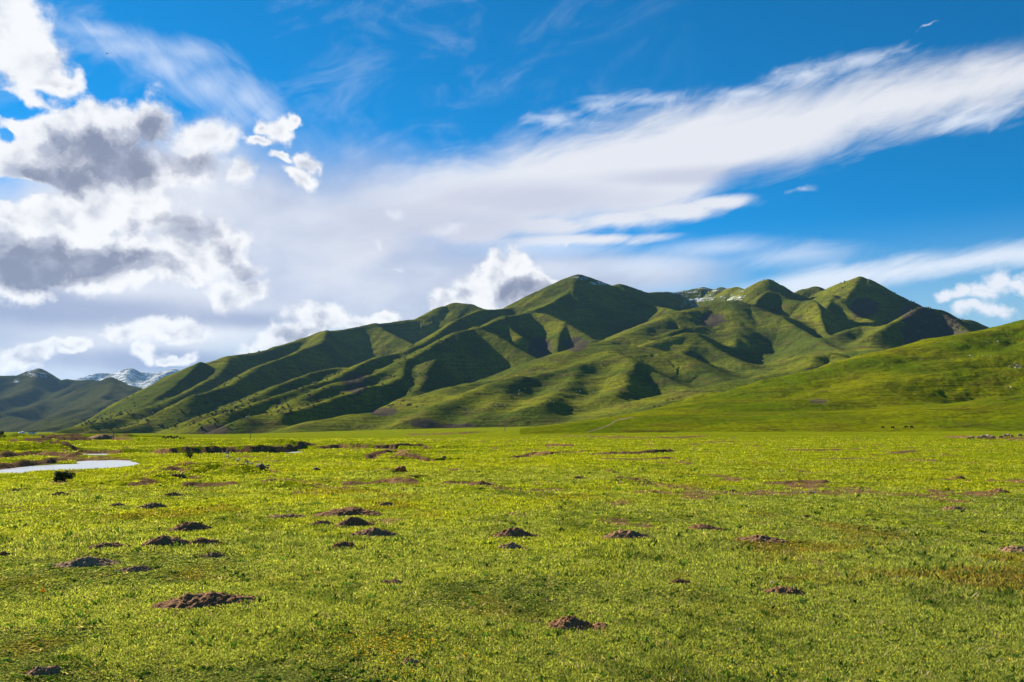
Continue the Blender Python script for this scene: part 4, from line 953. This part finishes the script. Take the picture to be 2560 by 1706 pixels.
marm = [('e', (0, 0, .105), (.17, .10, .105)), ('e', (-.08, 0, .11), (.12, .105, .11)), ('e', (.13, 0, .085), (.09, .075, .075)), ('e', (.21, 0, .06), (.065, .045, .045), .4), ('e', (.255, 0, .045), (.03, .03, .025), .4),
        ('e', (.185, .035, .10), (.014, .012, .018)), ('e', (.185, -.035, .10), (.014, .012, .018)), ('t', (-.18, 0, .06), (-.30, .03, .03), .035, .025),
        ('t', (.13, .06, .06), (.16, .075, .005), .025, .018), ('t', (.13, -.06, .06), (.16, -.075, .005), .025, .018), ('t', (-.08, .08, .05), (-.04, .095, .008), .045, .022), ('t', (-.08, -.08, .05), (-.04, -.095, .008), .045, .022)]
x, y, z, D = hit(1002, 1181.5)
beast(fused(marm, 0.010, 'marmot', [M_marm], None, 0.008), 'marmot', x, y, z, 1.25, 2.6, 'orange brown marmot crouched in the grass in the middle distance', 'marmot')

# bird, high at upper left
def bird():
    bm = bmesh.new()
    bmesh.ops.create_uvsphere(bm, u_segments=10, v_segments=8, radius=1, matrix=Matrix.Diagonal((.22, .055, .055, 1)))
    def strip(P, t=.008):
        vsn = [bm.verts.new((x, y, z + dz)) for x, y, z in P for dz in (t, -t)]; n = len(P)
        bm.faces.new([vsn[2 * i] for i in range(n)]); bm.faces.new([vsn[2 * i + 1] for i in reversed(range(n))])
        for i in range(n): j = (i + 1) % n; bm.faces.new((vsn[2 * i], vsn[2 * i + 1], vsn[2 * j + 1], vsn[2 * j]))
    for s in (1, -1): strip([(.08, s * .03, .02), (.10, s * .30, .09), (.02, s * .62, .05), (-.05, s * .60, .05), (-.08, s * .28, .08), (-.08, s * .03, .02)])
    strip([(-.18, .03, 0), (-.36, .08, 0), (-.36, -.08, 0), (-.18, -.03, 0)])
    me = bpy.data.meshes.new('bird'); bm.to_mesh(me); bm.free(); me.materials.append(M_yak)
    o = bpy.data.objects.new('bird', me); C.objects.link(o); o.location = at(268, 134, 240); o.rotation_euler = (0.15, 0.1, 1.2)
    tag(o, 'dark bird gliding in the blue at upper left beside the cloud', 'bird')
bird()

# ------------------------------------------------------------------ shrubs, trees, stones
M_leaf = material('dark shrub leaves', lambda: principled(mix(noise(position(), 3, 3), (0.022, 0.045, 0.012), (0.055, 0.09, 0.02)), 0.8, 0.1))
M_leaf2 = material('brownish tree leaves', lambda: principled(mix(noise(position(), 1, 3), (0.05, 0.05, 0.02), (0.10, 0.09, 0.03)), 0.8, 0.1))
M_bark = material('shrub bark', lambda: principled((0.06, 0.04, 0.028), 0.9, 0.1))
def shrub(name, x, y, z, w, h, label, cat, mat=None, leaves=1500, trunk=False, seed=1, leaf=0.05):
    rg = np.random.default_rng(seed)
    r_ = bpy.data.objects.new(name, None); C.objects.link(r_); r_.location = (x, y, z); tag(r_, label, cat)
    nb = 11; base = 0.30 if trunk else 0.0
    bc = np.stack([rg.uniform(-.36, .36, nb) * w, rg.uniform(-.36, .36, nb) * w, (base + (1 - base) * rg.uniform(.22, .72, nb)) * h], -1); br = rg.uniform(.13, .27, nb) * min(w, h * 1.3)
    k = rg.integers(0, nb, leaves); d = rg.normal(0, 1, (leaves, 3)); d /= np.linalg.norm(d, axis=1)[:, None]
    p = bc[k] + d * (br[k] * rg.uniform(.55, 1.12, leaves))[:, None]; p[:, 2] = np.maximum(p[:, 2], 0.02 * h)
    t1 = rg.normal(0, 1, (leaves, 3)); t1 /= np.linalg.norm(t1, axis=1)[:, None]; t2 = np.cross(t1, d); s = (leaf * w * rg.uniform(.5, 1.3, leaves))[:, None]
    V = np.stack([p - t1 * s, p + t2 * s * .5, p + t1 * s, p - t2 * s * .5], 1).reshape(-1, 3)
    np_mesh('crown' if trunk else 'foliage', V, np.arange(leaves * 4).reshape(-1, 4), mat or M_leaf, smooth=False, parent=r_)
    vs_, fs = [], []
    for b in bc:                                                      # limbs reach from the root into the clumps
        k0 = len(vs_); rr = .03 * w; a0 = np.array([b[0] * .12, b[1] * .12, 0.0])
        for q, pp in enumerate((a0, np.array([b[0] * .3, b[1] * .3, b[2] * .5]), b)):
            for j in range(5): vs_.append((pp[0] + math.cos(j * 1.2566) * rr * (1 - q * .4), pp[1] + math.sin(j * 1.2566) * rr * (1 - q * .4), pp[2]))
        for q in range(2): fs += [(k0 + q * 5 + j, k0 + q * 5 + (j + 1) % 5, k0 + q * 5 + 5 + (j + 1) % 5, k0 + q * 5 + 5 + j) for j in range(5)]
    me = bpy.data.meshes.new('trunk' if trunk else 'stem'); me.from_pydata(vs_, [], fs); me.materials.append(M_bark)
    o = bpy.data.objects.new('trunk' if trunk else 'stem', me); C.objects.link(o); o.parent = r_
def shrub_px(name, u0, u1, vt, vb, label, cat, D=None, **k):
    uc = (u0 + u1) / 2
    if D: x, y, _ = at(uc, vb, D); z = max(plain_z(x, y), at(uc, vb, D)[2] - .3)
    else: x, y, z, D = hit(uc, vb)
    shrub(name, x, y, z, (u1 - u0) / FPX * D, (vb - vt) / FPX * D * 1.1, label, cat, **k)
shrub_px('shrub', 136, 184, 1182, 1204, 'round dark green bush on the meadow in front of the stream', 'bush', seed=2)
shrub_px('shrub', 464, 487, 1128, 1146, 'small dark bush on top of the grassy swell by the stream', 'bush', seed=3, leaves=700)
shrub_px('shrub', 972, 996, 1170, 1184, 'dark low weed growing right beside the marmot', 'weed', seed=4, leaves=350)
for i, (a, b, c, d) in enumerate(((404, 424, 1096, 1103), (422, 446, 1095, 1103), (444, 464, 1096, 1103))):
    shrub_px('shrub', a, b, c, d, ('left', 'middle', 'right')[i] + ' bush of the dark row in front of the rocky mountain foot', 'bush', D=190 + 4 * i, seed=10 + i, leaves=500)
shrub_px('tree', -8, 9, 1075, 1095, 'brownish tree at the left edge of the picture under the far mountains', 'tree', D=260, mat=M_leaf2, trunk=True, seed=21, leaves=1200)
shrub_px('tree', 6, 16, 1086, 1095, 'smaller dark tree just right of the brownish one at the left edge', 'tree', D=262, trunk=True, seed=22, leaves=600)

def scatter_shrubs():
    X, Y, Z = MAS; nr, na = X.shape; rg = np.random.default_rng(5)
    P = []
    zones = [(2230, 740, 130, 36, 260), (2400, 805, 110, 22, 120), (1950, 720, 60, 22, 90), (1530, 720, 90, 26, 140), (1080, 880, 90, 60, 190), (640, 960, 190, 80, 420), (420, 1030, 220, 42, 420), (900, 960, 160, 60, 200), (2330, 830, 120, 60, 330), (330, 1060, 120, 26, 160)]
    U, Vv = project(X, Y, Z)
    for cu, cv, su, sv, n in zones:
        m = np.argwhere((np.abs(U - cu) < su) & (np.abs(Vv - cv) < sv) & (Z > 4))
        if len(m) == 0: continue
        for i, j in m[rg.integers(0, len(m), n)]: P.append((X[i, j], Y[i, j], Z[i, j]))
    P = np.array(P); n = len(P); k = 9
    s = rg.uniform(0.8, 2.3, n); s[rg.uniform(0, 1, n) > .93] *= 1.5
    c = P[:, None, :] + rg.normal(0, .42, (n, k, 3)) * s[:, None, None] * np.array([1, 1, .5]) + np.array([0, 0, .5]) * s[:, None, None]
    a = rg.normal(0, 1, (n, k, 4, 3)) * s[:, None, None, None] * .42
    V = (c[:, :, None, :] + a).reshape(-1, 3); t = np.arange(n * k)[:, None] * 4
    F = np.concatenate([t + np.array([0, 1, 2]), t + np.array([0, 2, 3]), t + np.array([0, 3, 1]), t + np.array([1, 3, 2])])
    tag(np_mesh('mountain_scrub', V, F, M_leaf, smooth=False), 'dark scrub speckled over the mountain slopes and ridges', 'scrub', kind='stuff')
scatter_shrubs()

M_stone = material('pale stone', lambda: principled(mix(noise(position(), 12, 4), (0.55, 0.45, 0.33), (0.30, 0.22, 0.15)), 0.85, 0.2, bump(noise(position(), 30, 4), 0.6, 0.01)))
M_dstone = material('brown stone', lambda: principled(mix(noise(position(), 8, 4), (0.26, 0.15, 0.09), (0.13, 0.07, 0.04)), 0.85, 0.2, bump(noise(position(), 25, 4), 0.7, 0.02)))
def stone(u, v, wpx, hpx, label, mat=None, group=None, seed=0):
    x, y, z, D = hit(u, v); w = wpx / FPX * D / 2; h = hpx / FPX * D / 2
    bm = bmesh.new(); bmesh.ops.create_icosphere(bm, subdivisions=3, radius=1)
    rg = random.Random(seed); pl = [(Vector((rg.uniform(-1, 1), rg.uniform(-1, 1), rg.uniform(-.4, 1))).normalized(), rg.uniform(.55, .85)) for _ in range(9)]
    for vv in bm.verts:
        for nn, dd in pl:
            e = vv.co.dot(nn) - dd
            if e > 0: vv.co -= nn * e
        vv.co = Vector((vv.co.x * w, vv.co.y * w * .8, vv.co.z * h))
    me = bpy.data.meshes.new('stone'); bm.to_mesh(me); bm.free(); me.materials.append(mat or M_stone)
    o = bpy.data.objects.new('stone', me); C.objects.link(o); o.location = (x, y, z + h * .55); tag(o, label, 'stone', group)
stone(1930, 1460, 13, 9, 'white stone lying in the grass behind the dark brown molehill at right', seed=1)
stone(1398, 1568, 12, 7, 'pale pinkish stone on the left flank of the molehill with the burrow hole', seed=2)
stone(652, 1171, 26, 16, 'brown boulder at the lower end of the stony swell by the stream', M_dstone, seed=3)
stone(1110.5, 1149, 12, 7, 'small dark rounded boulder out on the meadow beyond the marmot', M_dstone, seed=4)
stone(792, 1176, 20, 9, 'brown clod of stone on the meadow left of the marmot', M_dstone, seed=5)
stone(1446, 1531, 9, 6, 'tiny pale stone in the grass just behind the molehill with the burrow hole', seed=6)
stone(566, 1136, 14, 7, 'pale stone at the top end of the stony swell by the stream', seed=7)
stone(455, 1186, 10, 6, 'small stone beside the black clod of earth near the stream', M_dstone, seed=8)
GP = 'pale stones of the gravel strip across the meadow'
rg_ = random.Random(4)
for i in range(30):
    u = rg_.uniform(1735, 2060); v = 1231 + rg_.gauss(0, 3.2)
    stone(u, v, rg_.uniform(3, 9), rg_.uniform(2.5, 5), 'small pale stone in the bare gravel strip crossing the right middle meadow', M_stone if rg_.random() < .7 else M_dstone, GP, i + 20)
for i in range(16):
    stone(rg_.uniform(1250, 1400), 1230 + rg_.gauss(0, 4), rg_.uniform(3, 8), rg_.uniform(2.5, 4.5), 'small pale stone in the stony ground of the meadow centre', M_stone, 'pale stones in the stony ground of the meadow centre', i + 70)
for i in range(20):
    t = rg_.random(); stone(560 + 110 * t + rg_.gauss(0, 6), 1142 + 30 * t + rg_.gauss(0, 2.5), rg_.uniform(4, 11), rg_.uniform(3, 6), 'brown stone strewn down the bare side of the swell by the stream', M_dstone if rg_.random() < .7 else M_stone, 'brown stones on the swell by the stream', i + 100)

# ------------------------------------------------------------------ far left: heap, tents, shed, poles
def heap():
    D = 235; x, y, _ = at(258, 1098, D); z = plain_z(x, y); n = 48
    a, b = np.meshgrid(np.linspace(-1, 1, n), np.linspace(-1, 1, n)); W = 9.0
    q = np.sqrt(a * a + b * b); prof = np.clip(1 - q, 0, 1) ** .8
    hz = 1.75 * prof * (1 + .35 * fbm(a * 2.2, b * 2.2, 5, 3)) * (1 - 0.35 * sstep(a, .1, .9)) + .1 * fbm(a * 9, b * 9, 6, 3) * (prof > 0)
    o = np_mesh('earth_heap', np.stack([a * W / 2, b * 3.5, hz - .1], -1).reshape(-1, 3), grid_faces(n, n), M_soil, {'pale': ('FLOAT', np.full(n * n, .1))})
    o.location = (x, y, z); tag(o, 'big dark heap of earth at the far left below the mountain foot', 'earth heap')
heap()
M_canvas = material('white canvas', lambda: principled((0.80, 0.79, 0.76), 0.7, 0.2))
M_wall = material('white wall', lambda: principled(mix(noise(position(), 2, 3), (0.80, 0.80, 0.78), (0.66, 0.66, 0.66)), 0.8, 0.2))
M_roof = material('dark blue roof', lambda: principled((0.03, 0.05, 0.09), 0.6, 0.3))
M_dark = material('dark opening', lambda: principled((0.03, 0.025, 0.02), 0.6, 0.3))
M_wood = material('weathered wood', lambda: principled((0.14, 0.115, 0.09), 0.9, 0.1))
def lathe(name, prof, mat, parent, seg=28):
    V = np.array([(r_ * math.cos(k * 6.28318 / seg), r_ * math.sin(k * 6.28318 / seg), z) for r_, z in prof for k in range(seg)])
    return np_mesh(name, V, grid_faces(len(prof), seg, True)[:, ::-1], mat, parent=parent)
def box(name, c, s, mat, parent):
    bm = bmesh.new(); bmesh.ops.create_cube(bm, size=1, matrix=Matrix.Translation(c) @ Matrix.Diagonal((*s, 1)))
    bmesh.ops.bevel(bm, geom=bm.edges[:], offset=min(s) * .04, segments=1)
    me = bpy.data.meshes.new(name); bm.to_mesh(me); bm.free(); me.materials.append(mat)
    o = bpy.data.objects.new(name, me); C.objects.link(o); o.parent = parent; return o
def root(name, u, v, D, label, cat, group=None, rot=0):
    x, y, _ = at(u, v, D); r_ = bpy.data.objects.new(name, None); C.objects.link(r_); r_.location = (x, y, plain_z(x, y)); r_.rotation_euler = (0, 0, rot)
    return tag(r_, label, cat, group)
for u, sc_, lab in ((50, 1.0, 'left of the two white domed tents far off at the left'), (57, 1.15, 'right of the two white domed tents, slightly larger')):
    t = root('tent', u, 1092, 330, lab, 'tent', 'two white tents at the far left')
    w = .55 * sc_
    lathe('wall', [(w, 0), (w * 1.02, .45 * sc_)], M_canvas, t); lathe('roof', [(w * 1.08, .43 * sc_), (w * .8, .62 * sc_), (w * .3, .78 * sc_), (.03, .82 * sc_)], M_canvas, t)
    box('door', (0, -w * 1.01, .2 * sc_), (.22 * sc_, .06, .36 * sc_), M_dark, t)
t = root('shed', 80, 1092, 330, 'long low white shed with a dark roof at the far left', 'shed', rot=0.1)
box('wall', (0, 0, .32), (2.3, .8, .64), M_wall, t); box('roof', (0, 0, .70), (2.5, 1.0, .12), M_roof, t); box('door', (.5, -.41, .25), (.25, .04, .46), M_dark, t)
x, y, z, D = hit(107.5, 1098.5); beast(sheep_mesh[1], 'sheep', x, y, z, .6, 1.0, 'single white sheep standing far off at the left in front of the shed', 'sheep')
def pole(u, vt, vb, D, label):
    t = root('utility_pole', u, vb, D, label, 'utility pole', 'thin utility poles along the mountain foot')
    z0 = t.location.z; top = at(u, vt, D)[2] - z0
    lathe('post', [(.07 * D / 210, -.3), (.05 * D / 210, top)], M_wood, t, 8); box('crossbar', (0, 0, top - .12 * D / 210), (.8 * D / 210, .06 * D / 210, .07 * D / 210), M_wood, t)
    for s in (-.33, .33): lathe('insulator', [(.025, top - .09), (.04, top), (.01, top + .06)], M_wall, t, 8).location = (s * D / 210, 0, 0)
pole(625.5, 1066, 1099, 212, 'tallest utility pole, in front of the rocky mountain foot at left')
pole(284, 1083, 1102, 215, 'utility pole just right of the dark heap of earth')
pole(1262, 1050, 1068, 420, 'utility pole at the foot of the mountain in the picture centre')

# ------------------------------------------------------------------ air between the near meadow and the far mountains
def haze():
    bm = bmesh.new(); bmesh.ops.create_cube(bm, size=1, matrix=Matrix.Translation((0, 0, 410)) @ Matrix.Diagonal((33000, 33000, 860, 1)))
    me = bpy.data.meshes.new('haze'); bm.to_mesh(me); bm.free()
    m = bpy.data.materials.new('haze air'); m.use_nodes = True; nt = m.node_tree; nt.nodes.clear()
    o_ = nt.nodes.new('ShaderNodeOutputMaterial'); v = nt.nodes.new('ShaderNodeVolumePrincipled')
    v.inputs['Color'].default_value = (0.34, 0.62, 1.0, 1); v.inputs['Density'].default_value = 0.000015; v.inputs['Anisotropy'].default_value = 0.2
    nt.links.new(v.outputs[0], o_.inputs['Volume']); me.materials.append(m)
    o = bpy.data.objects.new('haze', me); C.objects.link(o); tag(o, 'thin blue haze in the air before the far mountains', 'haze', kind='stuff')
haze()
